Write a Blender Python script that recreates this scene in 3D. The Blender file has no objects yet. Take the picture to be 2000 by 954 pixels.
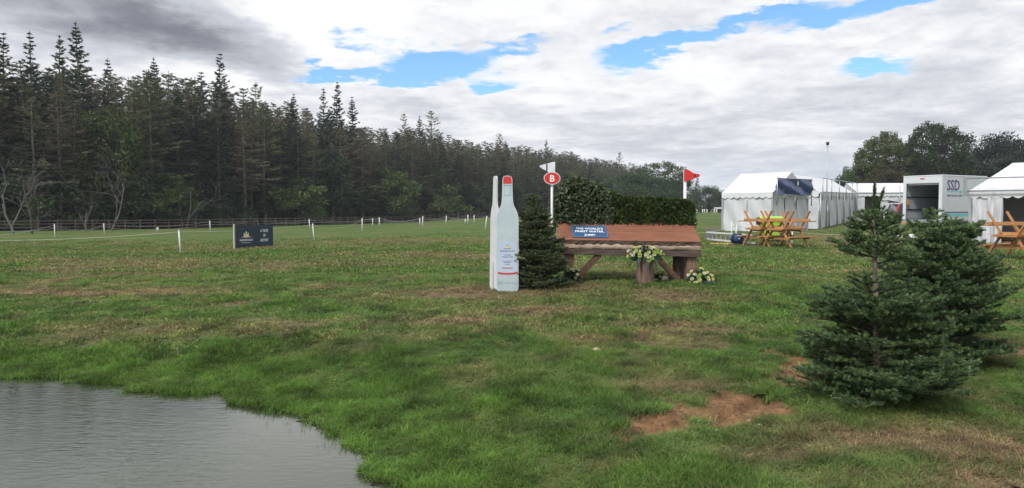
import bpy, bmesh, math, random
import numpy as np
from mathutils import Vector, Matrix, Euler
R = math.radians
random.seed(7); RNG = np.random.default_rng(7)
scene = bpy.context.scene
COL = scene.collection

# ------------------------------------------------------------------ camera
F, CX, CY, HOR = 1483.0, 1000.0, 477.0, 411.0      # focal length and horizon in photo pixels
CAMZ = 1.6
PITCH = math.atan((CY - HOR) / F)
cam_d = bpy.data.cameras.new('camera'); cam = bpy.data.objects.new('camera', cam_d); COL.objects.link(cam)
cam.location = (0, 0, CAMZ); cam.rotation_euler = (R(90) - PITCH, 0, 0)
cam_d.sensor_width = 36; cam_d.lens = 36 * F / 2000; cam_d.clip_end = 5000; cam_d.clip_start = 0.05
scene.camera = cam

# ------------------------------------------------------------------ sky and sun
SUN_AZ, SUN_EL = R(-140), R(48)         # azimuth from +Y clockwise: behind and to the left of the camera
world = bpy.data.worlds.new('World'); scene.world = world; world.use_nodes = True
NT = world.node_tree; NT.nodes.clear()
def build_sky():
    N, L = NT.nodes, NT.links
    def nd(t, **k):
        n = N.new(t)
        for a, b in k.items(): setattr(n, a, b)
        return n
    def val(x): return x
    def M(op, a, b=None, c=None, clamp=False):
        n = nd('ShaderNodeMath', operation=op); n.use_clamp = clamp
        for i, s in enumerate((a, b, c)):
            if s is None: continue
            if isinstance(s, (int, float)): n.inputs[i].default_value = s
            else: L.new(s, n.inputs[i])
        return n.outputs[0]
    def noise(vec, scale, detail, rough=.55, dist=0.0):
        n = nd('ShaderNodeTexNoise'); n.inputs['Scale'].default_value = scale; n.inputs['Detail'].default_value = detail
        n.inputs['Roughness'].default_value = rough; n.inputs['Distortion'].default_value = dist
        L.new(vec, n.inputs['Vector']); return n.outputs['Fac']
    def mixc(f, a, b):
        n = nd('ShaderNodeMix', data_type='RGBA')
        if isinstance(f, (int, float)): n.inputs[0].default_value = f
        else: L.new(f, n.inputs[0])
        for s, i in ((a, 6), (b, 7)):
            if isinstance(s, tuple): n.inputs[i].default_value = (*s, 1)
            else: L.new(s, n.inputs[i])
        return n.outputs[2]
    def tint(c):
        n = nd('ShaderNodeMix', data_type='RGBA', blend_type='MULTIPLY'); n.inputs[0].default_value = 1; L.new(c, n.inputs[6]); n.inputs[7].default_value = (.66, .90, 1.08, 1); return n.outputs[2]
    def sstep(x, a, b):
        n = nd('ShaderNodeMapRange', interpolation_type='SMOOTHSTEP'); L.new(x, n.inputs[0])
        n.inputs[1].default_value = a; n.inputs[2].default_value = b; return n.outputs[0]
    tc = nd('ShaderNodeTexCoord'); d = tc.outputs['Generated']
    sep = nd('ShaderNodeSeparateXYZ'); L.new(d, sep.inputs[0]); x, y, z = sep.outputs
    zz = M('ADD', M('MAXIMUM', z, 0.0), 0.13)
    px, py = M('DIVIDE', x, zz), M('DIVIDE', y, zz)
    comb = nd('ShaderNodeCombineXYZ'); L.new(px, comb.inputs[0]); L.new(py, comb.inputs[1]); comb.inputs[2].default_value = 3.7
    P = comb.outputs[0]
    n_big = noise(P, 0.55, 4, .5, .3); n_mid = noise(P, 1.7, 7, .58, .25); n_fine = noise(P, 5.5, 9, .66, .35)
    az = M('ARCTAN2', x, y); el = M('ARCSINE', z)
    # ragged edges: the angular features are read through a warped direction
    w1 = M('MULTIPLY', M('SUBTRACT', noise(P, 2.6, 6, .62), .5), .16); w2 = M('MULTIPLY', M('SUBTRACT', noise(P, 3.3, 6, .62), .5), .085)
    azw, elw = M('ADD', az, w1), M('ADD', el, w2)
    def blob(pxx, pyy, rx, ry, rot, amp, prev):
        a0 = math.atan((pxx - CX) / F); e0 = math.atan((HOR - pyy) / F * math.cos(a0))
        da, de = M('SUBTRACT', azw, a0), M('SUBTRACT', elw, e0)
        c, s = math.cos(rot), math.sin(rot)
        u = M('DIVIDE', M('ADD', M('MULTIPLY', da, c), M('MULTIPLY', de, s)), rx / F)
        v = M('DIVIDE', M('SUBTRACT', M('MULTIPLY', de, c), M('MULTIPLY', da, s)), ry / F)
        q = M('ADD', M('MULTIPLY', u, u), M('MULTIPLY', v, v))
        g = M('MULTIPLY', M('EXPONENT', M('MULTIPLY', q, -1.0)), amp)
        return g if prev is None else M('ADD', prev, g)
    gap = None
    for b in ((850, 128, 90, 32, .05, 1.0), (650, 146, 150, 15, -.03, .8), (960, 178, 45, 20, .3, .6), (1010, 95, 90, 14, .1, .6),
              (1285, 92, 115, 24, .22, 1.05), (1200, 60, 60, 14, .3, .5), (1480, 38, 120, 13, .25, .55), (1690, 14, 170, 20, .1, 1.0),
              (1710, 132, 75, 20, -.15, .75), (690, 82, 70, 10, -.35, .35), (75, 95, 70, 22, -.2, .35)):
        gap = blob(*b, gap)
    dark = None
    for b in ((150, 16, 320, 72, -.10, 1.3), (430, 92, 170, 46, -.30, 1.35), (-40, -40, 260, 70, 0, .6), (760, 0, 150, 10, 0, .35)):
        dark = blob(*b, dark)
    lift = blob(610, 20, 170, 75, -.1, .65, None)
    soft = None
    for b in ((1550, 240, 520, 80, .02, .42), (1950, 110, 260, 160, .2, .28), (1250, 310, 420, 34, 0, .5), (900, 215, 300, 20, .05, .3), (1650, 330, 300, 40, 0, .35)):
        soft = blob(*b, soft)
    # coverage: blue where the gap field wins over the broken cloud, thinner overhead
    cov = M('ADD', M('MULTIPLY', n_mid, .75), M('MULTIPLY', n_fine, .35))
    cov = M('ADD', cov, M('MULTIPLY', M('SUBTRACT', n_big, .5), .5))
    cov = M('SUBTRACT', cov, M('MULTIPLY', gap, .62))
    cov = M('ADD', cov, M('MULTIPLY', M('ADD', dark, soft), .35))
    mask = sstep(cov, .19, .45)
    # thickness -> grey bases
    tex = M('ADD', M('MULTIPLY', n_mid, .6), M('MULTIPLY', n_fine, .4))
    shade = M('ADD', M('MULTIPLY', dark, .72), M('MULTIPLY', soft, .50))
    shade = M('ADD', shade, M('MULTIPLY', M('SUBTRACT', n_big, .5), .9))
    shade = M('ADD', shade, M('MULTIPLY', M('SUBTRACT', tex, .5), 2.7))
    shade = M('SUBTRACT', shade, lift)
    bright = mixc(sstep(shade, -.25, .62), (.90, .905, .915), (.545, .57, .625))
    cloud = mixc(sstep(shade, .45, 1.9), bright, (.19, .20, .235))
    hz = sstep(el, .10, .0)
    cloud = mixc(M('MULTIPLY', hz, .55), cloud, (.60, .66, .78))
    sky = nd('ShaderNodeTexSky', sky_type='NISHITA'); sky.sun_disc = False
    sky.sun_elevation = SUN_EL; sky.sun_rotation = SUN_AZ; sky.air_density = 1.0; sky.dust_density = .6; sky.ozone_density = 2.0
    bg1 = nd('ShaderNodeBackground'); L.new(tint(sky.outputs[0]), bg1.inputs[0]); bg1.inputs[1].default_value = .115
    bg2 = nd('ShaderNodeBackground'); L.new(cloud, bg2.inputs[0]); bg2.inputs[1].default_value = 0.76
    mx = nd('ShaderNodeMixShader'); L.new(mask, mx.inputs[0]); L.new(bg1.outputs[0], mx.inputs[1]); L.new(bg2.outputs[0], mx.inputs[2])
    out = nd('ShaderNodeOutputWorld'); L.new(mx.outputs[0], out.inputs[0])
build_sky()
world.cycles.sampling_method = 'MANUAL'; world.cycles.sample_map_resolution = 512
sun_d = bpy.data.lights.new('sun', 'SUN'); sun_d.energy = 2.2; sun_d.angle = R(14); sun_d.color = (1, .965, .91)
sun = bpy.data.objects.new('sun', sun_d); COL.objects.link(sun)
sdir = Vector((math.sin(SUN_AZ) * math.cos(SUN_EL), math.cos(SUN_AZ) * math.cos(SUN_EL), math.sin(SUN_EL)))
sun.rotation_euler = sdir.to_track_quat('Z', 'Y').to_euler(); sun.location = sdir * 60

# ------------------------------------------------------------------ exposure and render
vs = scene.view_settings
vs.view_transform = 'Standard'; vs.look = 'None'; vs.gamma = 1; vs.exposure = 0.60; vs.use_curve_mapping = False
scene.render.engine = 'CYCLES'
cy = scene.cycles
cy.use_denoising = True; cy.denoiser = 'OPENIMAGEDENOISE'; cy.denoising_input_passes = 'RGB_ALBEDO_NORMAL'
cy.max_bounces = 6; cy.diffuse_bounces = 3; cy.glossy_bounces = 3; cy.transmission_bounces = 4; cy.transparent_max_bounces = 6
cy.caustics_reflective = False; cy.caustics_refractive = False; cy.volume_bounces = 0

# ------------------------------------------------------------------ helpers
def sst(a, b, x):
    t = np.clip((x - a) / (b - a), 0, 1); return t * t * (3 - 2 * t)
def _hash(ix, iy, seed):
    h = (ix.astype(np.int64) * 374761393 + iy.astype(np.int64) * 668265263 + seed * 982451653) & 0x7fffffff
    h = ((h ^ (h >> 13)) * 1274126177) & 0x7fffffff
    return ((h ^ (h >> 16)) & 0xffff) / 65535.0
def vnoise(x, y, seed=0):
    x = np.asarray(x, float); y = np.asarray(y, float)
    ix, iy = np.floor(x), np.floor(y); fx, fy = x - ix, y - iy
    fx = fx * fx * (3 - 2 * fx); fy = fy * fy * (3 - 2 * fy)
    a = _hash(ix, iy, seed); b = _hash(ix + 1, iy, seed); c = _hash(ix, iy + 1, seed); d = _hash(ix + 1, iy + 1, seed)
    return (a * (1 - fx) + b * fx) * (1 - fy) + (c * (1 - fx) + d * fx) * fy
def fbm(x, y, seed=0, octv=4):
    s = 0; a = .5; t = 0
    for i in range(octv):
        s = s + a * vnoise(x * 2 ** i, y * 2 ** i, seed + i); t += a; a *= .5
    return s / t

def ray(px, py):                     # a photo pixel as a viewing direction from the camera
    v = Vector(((px - CX) / F, 1.0, -(py - CY) / F))
    return Matrix.Rotation(-PITCH, 3, 'X') @ v
WATER = -0.30
def on_plane(px, py, z):
    d = ray(px, py); t = (z - CAMZ) / d.z
    return Vector((d.x * t, d.y * t, z))

# pond outline: the shoreline as seen, closed out of view on the left and towards the camera
shore = [on_plane(*p, WATER) for p in ((-60, 735), (0, 738), (100, 742), (200, 753), (330, 765), (430, 772), (520, 796), (600, 822), (655, 850), (696, 880), (700, 902), (702, 922), (745, 944))]
shore = [(p.x, p.y) for p in shore] + [(-.45, 4.7), (-.55, 3.9), (-1.6, 2.9), (-4.5, 2.2), (-9, 1.8), (-14, 3), (-16.5, 6), (-14, 9), (-10, 9.4)]
def closed_spline(pts, n):
    out = []; m = len(pts)
    for i in range(m):
        p0, p1, p2, p3 = (np.array(pts[(i + k) % m]) for k in (-1, 0, 1, 2))
        for j in range(n):
            t = j / n
            out.append(.5 * ((2 * p1) + (p2 - p0) * t + (2 * p0 - 5 * p1 + 4 * p2 - p3) * t * t + (3 * p1 - p0 - 3 * p2 + p3) * t ** 3))
    return np.array(out)
SH = closed_spline(shore, 6)
def pond_sd(x, y):                   # signed distance to the shoreline, negative in the water
    x = np.asarray(x, float); y = np.asarray(y, float); shp = x.shape; x = x.ravel(); y = y.ravel()
    out = np.full(x.shape, 99.0)
    near = (x > -24) & (x < 8) & (y > -6) & (y < 18)
    if near.any():
        X, Y = x[near], y[near]; best = np.full(X.shape, 1e9); ins = np.zeros(X.shape, bool)
        m = len(SH)
        if len(X) < 600:
            A = SH; D = np.roll(SH, -1, 0) - SH; dx = X[:, None] - A[None, :, 0]; dy = Y[:, None] - A[None, :, 1]
            t = np.clip((dx * D[:, 0] + dy * D[:, 1]) / ((D ** 2).sum(1) + 1e-12), 0, 1)
            best = np.hypot(dx - t * D[:, 0], dy - t * D[:, 1]).min(1)
            c = (A[None, :, 1] > Y[:, None]) != (A[None, :, 1] + D[None, :, 1] > Y[:, None])
            ins = ((c & (dx < D[None, :, 0] * dy / np.where(np.abs(D[None, :, 1]) < 1e-9, 1e-9, D[None, :, 1]))).sum(1) % 2) == 1
        else:
          for i in range(m):
            a, b = SH[i], SH[(i + 1) % m]; d = b - a
            t = np.clip(((X - a[0]) * d[0] + (Y - a[1]) * d[1]) / (d @ d + 1e-12), 0, 1)
            best = np.minimum(best, np.hypot(X - a[0] - t * d[0], Y - a[1] - t * d[1]))
            c = (a[1] > Y) != (b[1] > Y)
            with np.errstate(divide='ignore', invalid='ignore'):
                ins ^= c & (X < (b[0] - a[0]) * (Y - a[1]) / (b[1] - a[1] + 1e-12) + a[0])
        sd = np.where(ins, -best, best)
        out[near] = sd + (.34 * (fbm(X * 2.6, Y * 2.6, 91, 3) - .5) + .16 * (fbm(X * 9, Y * 9, 94, 2) - .5)) * sst(1.0, .2, np.abs(sd))
    return out.reshape(shp)

def base_h(x, y):
    h = -.13 + .18 * sst(4.5, 11, y)
    h = h + .24 * np.exp(-((x - 2.0) / 5.2) ** 2 - ((y - 14.6) / 4.2) ** 2)
    h = h - .05 * sst(17, 30, y)
    h = h + (.016 * np.clip(y - 30, 0, 72)) * sst(2, 11, x) * (1 - .35 * sst(90, 260, y))
    h = h - (.22 * sst(18, 34, y) + .0062 * np.clip(y - 30, 0, 60)) * sst(-3, -20, x) * (1 - .6 * sst(110, 200, y))
    h = h + .05 * (fbm(x * .11 + 5, y * .11, 3, 3) - .5) * sst(6, 20, y)
    return h
def ground_h(x, y, fine=True):
    x = np.asarray(x, float); y = np.asarray(y, float)
    h = base_h(x, y); sd = pond_sd(x, y)
    bank = WATER + .015 + (h - WATER) * sst(-.05, 2.2, sd)
    inner = WATER + .015 + np.clip(sd, -2.5, 0) * .28
    h = np.where(sd < 0, inner, np.where(sd < 2.2, np.minimum(bank, np.maximum(h, WATER + .02)), h))
    if fine:
        k = np.clip(1.2 - y / 40, 0, 1)
        h = h + k * (.035 * (fbm(x * 1.3, y * 1.3, 11, 4) - .5) + .02 * (fbm(x * 6, y * 6, 12, 2) - .5)) * sst(-.4, .3, sd)
        h = h - .05 * soil_mask(x, y) * k + .07 * soil_mask(x, y) * (fbm(x * 7, y * 7, 77, 4) - .35)
        w = .05 * (fbm(x * 3, y * 3, 78, 2) - .5)
        for a_, b_ in ((0, 1), (1, 2)): h = h - .075 * (1 - sst(.02, .085, np.abs(seg_d(x, y, _S[a_], _S[b_]) + w))) * k
    return h
def seg_d(x, y, a, b):
    dx, dy = b[0] - a[0], b[1] - a[1]; t = np.clip(((x - a[0]) * dx + (y - a[1]) * dy) / (dx * dx + dy * dy), 0, 1)
    return np.hypot(x - a[0] - t * dx, y - a[1] - t * dy)
_S = [on_plane(*p, -.12) for p in ((1265, 832), (1400, 812), (1545, 766), (1400, 835), (1480, 800), (1330, 800), (1540, 720))]
def soil_mask(x, y):
    n = (fbm(x * 2.6, y * 2.6, 21, 4) - .5) + .35 * (fbm(x * 9, y * 9, 23, 3) - .5)
    m = np.zeros_like(np.asarray(x, float))
    for a, b, r in ((0, 1, .24), (1, 2, .18), (3, 4, .27), (5, 1, .22), (2, 6, .11)):
        m = np.maximum(m, 1 - sst(r * .5, r * 1.35, seg_d(x, y, _S[a], _S[b]) + n * .95))
    return m
def hit(px, py):                     # where the line of sight meets the ground
    d = ray(px, py); lo, hi = 1.0, 900.0
    for _ in range(3):
        t = np.geomspace(lo, hi, 160); below = CAMZ + d.z * t < ground_h(d.x * t, d.y * t, False)
        if not below.any(): return Vector((d.x * 400, d.y * 400, float(base_h(d.x * 400, d.y * 400))))
        k = max(1, int(np.argmax(below))); lo, hi = t[k - 1], t[k]
    return Vector((d.x * hi, d.y * hi, CAMZ + d.z * hi))
def gz(x, y): return float(ground_h(np.array([x]), np.array([y]))[0])
def drape(V):                        # lift points given as heights above ground onto the ground
    a = np.array(V); z = ground_h(a[:, 0], a[:, 1]); return [(q[0], q[1], q[2] + h) for q, h in zip(V, z)]
def at(px, py, Y):                   # the point on a line of sight at depth Y
    d = ray(px, py); t = Y / d.y
    return Vector((d.x * t, Y, CAMZ + d.z * t))

# worn and dry places in the turf
_D = [(on_plane(px, py, 0 if py < 600 else -.08), rx, ry, a) for px, py, rx, ry, a in (
    (140, 580, 3.2, .6, .8), (560, 575, 1.6, .35, .7), (930, 605, 1.7, .9, .95), (1090, 600, 1.0, .7, .8), (930, 655, .8, .4, 1.0), (1290, 615, .9, .7, .9), (1050, 640, .8, .4, .8),
    (1150, 685, .35, .2, .7), (960, 735, .5, .3, .6), (60, 510, 6, 1.6, .55), (620, 520, 5, 1.2, .5), (820, 470, 9, 3.5, .5), (940, 500, 4, 1.6, .6),
    (300, 660, 1.1, .35, .5), (560, 690, .7, .2, .6), (450, 735, .4, .15, .4), (1700, 845, .7, .4, .85), (1880, 860, .8, .5, .8), (1960, 700, 1.0, .5, 1.0), (1560, 880, .5, .2, .6),
    (1180, 885, .35, .12, .6), (1320, 760, .5, .25, .7), (1930, 930, .6, .3, .7), (1650, 470, 6, 2.4, .95), (1760, 480, 5, 2, .9), (1400, 455, 6, 2.5, .5), (500, 480, 7, 1.8, .5), (1180, 525, 2, 1.5, .45))]
def dry_mask(x, y):
    n = fbm(x * .9, y * .9, 31, 5); n2 = fbm(x * .22, y * .35, 41, 3)
    m = .55 * sst(.50, .64, n) * sst(.34, .58, n2) + .35 * sst(.55, .68, fbm(x * 3.1, y * 3.1, 51, 3))
    for p, rx, ry, a in _D:
        q = ((x - p.x) / rx) ** 2 + ((y - p.y) / ry) ** 2
        m = np.maximum(m, min(1, a * 1.25) * np.exp(-q * .8) * sst(.30, .52, n + .10))
    sd = pond_sd(x, y)
    return np.clip(np.maximum(m * sst(.2, 1.6, sd), soil_mask(x, y) * .9), 0, 1)

def tag(o, label=None, cat=None, group=None, kind=None):
    if label: o['label'] = label
    if cat: o['category'] = cat
    if group: o['group'] = group
    if kind: o['kind'] = kind
    return o
def empty(name, loc=(0, 0, 0), rz=0.0, label=None, cat=None, group=None):
    o = bpy.data.objects.new(name, None); COL.objects.link(o)
    o.location = loc; o.rotation_euler = (0, 0, rz); o.empty_display_size = .2
    return tag(o, label, cat, group)
def copy_tree(o, parent=None):
    c = o.copy(); COL.objects.link(c); c.parent = parent
    for ch in [q for q in o.children]: copy_tree(ch, c)
    return c
def np_mesh(name, V, Fq, smooth=False):
    V = np.asarray(V, np.float32).reshape(-1, 3); Fq = np.asarray(Fq, np.int32); k = Fq.shape[1]
    me = bpy.data.meshes.new(name)
    me.vertices.add(len(V)); me.vertices.foreach_set('co', V.ravel())
    me.loops.add(Fq.size); me.loops.foreach_set('vertex_index', Fq.ravel())
    me.polygons.add(len(Fq)); me.polygons.foreach_set('loop_start', np.arange(0, Fq.size, k, dtype=np.int32))
    me.polygons.foreach_set('loop_total', np.full(len(Fq), k, np.int32))
    me.polygons.foreach_set('use_smooth', np.full(len(Fq), smooth))
    me.update(calc_edges=True); return me
def link(name, me, mat, parent=None, loc=None):
    o = bpy.data.objects.new(name, me); COL.objects.link(o)
    if mat is not None and len(me.materials) == 0: me.materials.append(mat)
    if parent is not None: o.parent = parent
    if loc is not None: o.location = loc
    return o
class MB:
    def __init__(s): s.v = []; s.f = []
    def add(s, vs, fs):
        b = len(s.v); s.v += [tuple(q) for q in vs]; s.f += [tuple(b + i for i in f) for f in fs]; return s
    def box(s, c, size, rot=None):
        x, y, z = (q / 2 for q in size); m = rot.to_matrix() if isinstance(rot, Euler) else rot
        vs = [Vector((sx * x, sy * y, sz * z)) for sx in (-1, 1) for sy in (-1, 1) for sz in (-1, 1)]
        if m is not None: vs = [m @ q for q in vs]
        c = Vector(c)
        return s.add([q + c for q in vs], [(0, 1, 3, 2), (4, 6, 7, 5), (0, 4, 5, 1), (2, 3, 7, 6), (0, 2, 6, 4), (1, 5, 7, 3)])
    def bar(s, a, b, w, h, up=(0, 0, 1)):
        a, b = Vector(a), Vector(b); d = (b - a); l = d.length; d.normalize(); up = Vector(up)
        if abs(d.dot(up)) > .98: up = Vector((0, 1, 0))
        x = d.cross(up).normalized(); u = x.cross(d)
        m = Matrix((x, d, u)).transposed()
        return s.box((a + b) / 2, (w, l, h), m)
    def tube(s, pts, rad, n=8, cap=True):
        pts = [Vector(p) for p in pts]; b = len(s.v); prev = None
        for i, p in enumerate(pts):
            d = (pts[min(i + 1, len(pts) - 1)] - pts[max(i - 1, 0)]).normalized()
            if prev is None:
                u = Vector((0, 0, 1)) if abs(d.z) < .9 else Vector((1, 0, 0)); u = (u - d * u.dot(d)).normalized()
            else: u = (prev - d * prev.dot(d)).normalized()
            prev = u; w = d.cross(u); r = rad[i] if hasattr(rad, '__len__') else rad
            for k in range(n):
                a = 2 * math.pi * k / n; s.v.append(tuple(p + (u * math.cos(a) + w * math.sin(a)) * r))
        for i in range(len(pts) - 1):
            for k in range(n):
                q = b + i * n; s.f.append((q + k, q + (k + 1) % n, q + n + (k + 1) % n, q + n + k))
        if cap:
            s.f.append(tuple(b + k for k in reversed(range(n)))); e = b + (len(pts) - 1) * n; s.f.append(tuple(e + k for k in range(n)))
        return s
    def lathe(s, prof, n=16, c=(0, 0, 0)):
        return s.tube([(c[0], c[1], c[2] + z) for r, z in prof], [r for r, z in prof], n)
    def prism(s, poly, o, ex, ey, ez, t):       # polygon in the (ex,ey) plane at o, extruded by t along ez
        o, ex, ey, ez = Vector(o), Vector(ex), Vector(ey), Vector(ez); n = len(poly)
        a = [o + ex * p[0] + ey * p[1] for p in poly]; b = [q + ez * t for q in a]
        return s.add(a + b, [tuple(reversed(range(n))), tuple(range(n, 2 * n))] + [(i, (i + 1) % n, n + (i + 1) % n, n + i) for i in range(n)])
    def mesh(s, name, smooth=False):
        me = bpy.data.meshes.new(name); me.from_pydata(s.v, [], s.f)
        bm = bmesh.new(); bm.from_mesh(me); bmesh.ops.recalc_face_normals(bm, faces=bm.faces); bm.to_mesh(me); bm.free()
        if smooth: me.polygons.foreach_set('use_smooth', [True] * len(me.polygons))
        me.update(); return me
    def build(s, name, mat, parent=None, smooth=False, bevel=0):
        o = link(name, s.mesh(name, smooth), mat, parent)
        if bevel:
            m = o.modifiers.new('bevel', 'BEVEL'); m.width = bevel; m.segments = 2; m.limit_method = 'ANGLE'
        return o
_TXT = {}
def text_mesh(s, size, align='CENTER', depth=.002, bold=0.0):
    # lettering is made once at unit size, early on, and scaled where it is used
    key = (s, align, round(bold / size, 2))
    if key not in _TXT:
        cu = bpy.data.curves.new('lettering', 'FONT'); cu.body = s; cu.size = 1; cu.align_x = align; cu.extrude = .01; cu.offset = key[2] * .5; cu.resolution_u = 2
        o = bpy.data.objects.new('lettering', cu); COL.objects.link(o); bpy.context.view_layer.update()
        _TXT[key] = bpy.data.meshes.new_from_object(o.evaluated_get(bpy.context.evaluated_depsgraph_get()))
        bpy.data.objects.remove(o); bpy.data.curves.remove(cu)
    me = _TXT[key].copy(); me.transform(Matrix.Diagonal((size, size, depth / .01, 1))); me.name = 'lettering'; return me
for _a in (('BLENHEIM PALACE', .030, 0), ('NATURAL', .024, 0), ('MINERAL WATER', .024, 0), ('SPARKLING', .034, .0008), ("THE WORLD'S", .074, .0022), ('FINEST WATER,', .074, .0022), ('JUMP!', .074, .0022), ('B', .165, .006),
           ('BLENHEIM PALACE', .125, .002), ('NATURAL MINERAL WATER', .055, 0), ('A TASTE', .185, .004), ('OF', .185, .004), ('HISTORY', .185, .004)): text_mesh(_a[0], _a[1], 'CENTER', .002, _a[2])
text_mesh('SSD', .80, 'LEFT', .002, .03); text_mesh('SHIPSTON SELF DRIVE', .15, 'LEFT', .002, .003)
def put_text(s, size, mat, parent, o, ex, ey, name='lettering', sx=1.0, bold=0.0, align='CENTER'):
    me = text_mesh(s, size, align, .002, bold); ex, ey = Vector(ex).normalized(), Vector(ey).normalized(); ez = ex.cross(ey)
    m = Matrix((ex * sx, ey, ez)).transposed().to_4x4(); m.translation = Vector(o); me.transform(m); me.materials.clear()
    return link(name, me, mat, parent)

# ------------------------------------------------------------------ materials
def new_mat(name):
    m = bpy.data.materials.new(name); m.use_nodes = True; nt = m.node_tree; nt.nodes.clear(); return m, nt
def node(nt, t, **k):
    n = nt.nodes.new(t)
    for a, b in k.items(): setattr(n, a, b)
    return n
def rgb(c): return (c[0], c[1], c[2], 1)
def mix_rgb(nt, f, a, b, blend='MIX'):
    n = node(nt, 'ShaderNodeMix', data_type='RGBA', blend_type=blend)
    if isinstance(f, (int, float)): n.inputs[0].default_value = f
    else: nt.links.new(f, n.inputs[0])
    for s, i in ((a, 6), (b, 7)):
        if isinstance(s, tuple): n.inputs[i].default_value = rgb(s)
        else: nt.links.new(s, n.inputs[i])
    return n.outputs[2]
def noise_n(nt, vec, scale, detail=4, rough=.55, dist=0):
    n = node(nt, 'ShaderNodeTexNoise'); n.inputs['Scale'].default_value = scale; n.inputs['Detail'].default_value = detail
    n.inputs['Roughness'].default_value = rough; n.inputs['Distortion'].default_value = dist
    if vec is not None: nt.links.new(vec, n.inputs['Vector'])
    return n.outputs['Fac']
def ramp(nt, fac, a, b):
    n = node(nt, 'ShaderNodeMapRange', interpolation_type='SMOOTHSTEP'); nt.links.new(fac, n.inputs[0]); n.inputs[1].default_value = a; n.inputs[2].default_value = b
    return n.outputs[0]
def stretch(nt, vec, s):
    n = node(nt, 'ShaderNodeMapping'); n.inputs['Scale'].default_value = s; nt.links.new(vec, n.inputs['Vector']); return n.outputs[0]
def mat_basic(name, c, rough=.6, c2=None, scale=6, s=(1, 1, 1), bump=0.0, bscale=None, metal=0.0, spec=.4, dirt=None, coat=0.0, vary=0.0):
    m, nt = new_mat(name); tc = node(nt, 'ShaderNodeTexCoord').outputs['Object']
    p = node(nt, 'ShaderNodeBsdfPrincipled'); out = node(nt, 'ShaderNodeOutputMaterial'); nt.links.new(p.outputs[0], out.inputs[0])
    p.inputs['Roughness'].default_value = rough; p.inputs['Metallic'].default_value = metal; p.inputs['Specular IOR Level'].default_value = spec
    p.inputs['Coat Weight'].default_value = coat
    v = stretch(nt, tc, s); col = None
    c2 = c2 or tuple(q * .8 for q in c)
    col = mix_rgb(nt, ramp(nt, noise_n(nt, v, scale, 5), .35, .65), tuple(c), tuple(c2))
    if dirt: col = mix_rgb(nt, ramp(nt, noise_n(nt, tc, dirt[1], 6, .65), .55, .8), col, dirt[0])
    if vary:
        oi = node(nt, 'ShaderNodeObjectInfo'); h = node(nt, 'ShaderNodeHueSaturation'); mr = node(nt, 'ShaderNodeMapRange')
        nt.links.new(oi.outputs['Random'], mr.inputs[0]); mr.inputs[3].default_value = 1 - vary; mr.inputs[4].default_value = 1 + vary
        nt.links.new(mr.outputs[0], h.inputs['Value']); nt.links.new(col, h.inputs['Color']); col = h.outputs[0]
    nt.links.new(col, p.inputs['Base Color'])
    if bump:
        b = node(nt, 'ShaderNodeBump'); b.inputs['Strength'].default_value = bump; b.inputs['Distance'].default_value = .02
        nt.links.new(noise_n(nt, v, bscale or scale * 2, 5, .6), b.inputs['Height']); nt.links.new(b.outputs[0], p.inputs['Normal'])
    return m
def mat_leaf(name, c, c2, trans=.25, rough=.6, scale=.6, vary=.2, spec=.2, hue=.0):
    m, nt = new_mat(name); tc = node(nt, 'ShaderNodeTexCoord').outputs['Object']; oi = node(nt, 'ShaderNodeObjectInfo')
    add = node(nt, 'ShaderNodeVectorMath', operation='ADD'); nt.links.new(tc, add.inputs[0]); nt.links.new(oi.outputs['Location'], add.inputs[1])
    col = mix_rgb(nt, ramp(nt, noise_n(nt, add.outputs[0], scale, 5, .65), .36, .66), tuple(c), tuple(c2))
    h = node(nt, 'ShaderNodeHueSaturation'); mr = node(nt, 'ShaderNodeMapRange'); nt.links.new(oi.outputs['Random'], mr.inputs[0])
    mr.inputs[3].default_value = 1 - vary; mr.inputs[4].default_value = 1 + vary; nt.links.new(mr.outputs[0], h.inputs['Value']); nt.links.new(col, h.inputs['Color'])
    p = node(nt, 'ShaderNodeBsdfPrincipled'); p.inputs['Roughness'].default_value = rough; p.inputs['Specular IOR Level'].default_value = spec
    nt.links.new(h.outputs[0], p.inputs['Base Color'])
    t = node(nt, 'ShaderNodeBsdfTranslucent'); nt.links.new(h.outputs[0], t.inputs[0])
    mx = node(nt, 'ShaderNodeMixShader'); mx.inputs[0].default_value = trans; nt.links.new(p.outputs[0], mx.inputs[1]); nt.links.new(t.outputs[0], mx.inputs[2])
    out = node(nt, 'ShaderNodeOutputMaterial'); nt.links.new(mx.outputs[0], out.inputs[0]); return m
GREEN_A, GREEN_B, GREEN_C = (.050, .112, .022), (.085, .152, .034), (.120, .165, .050)
DRY_A, DRY_B = (.165, .115, .070), (.24, .185, .105)
SOIL = (.275, .155, .080)
def turf_colour(nt, dry):
    geo = node(nt, 'ShaderNodeNewGeometry').outputs['Position']
    big = noise_n(nt, stretch(nt, geo, (1, 1, 0)), .16, 4, .6); mid = noise_n(nt, stretch(nt, geo, (1, .55, 0)), 1.1, 5, .65); fine = noise_n(nt, geo, 9, 4, .6)
    g = mix_rgb(nt, ramp(nt, mid, .34, .66), GREEN_A, GREEN_B)
    g = mix_rgb(nt, ramp(nt, big, .45, .75), g, GREEN_C)
    d = mix_rgb(nt, ramp(nt, fine, .35, .65), DRY_A, DRY_B)
    return mix_rgb(nt, dry, g, d), fine
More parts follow.
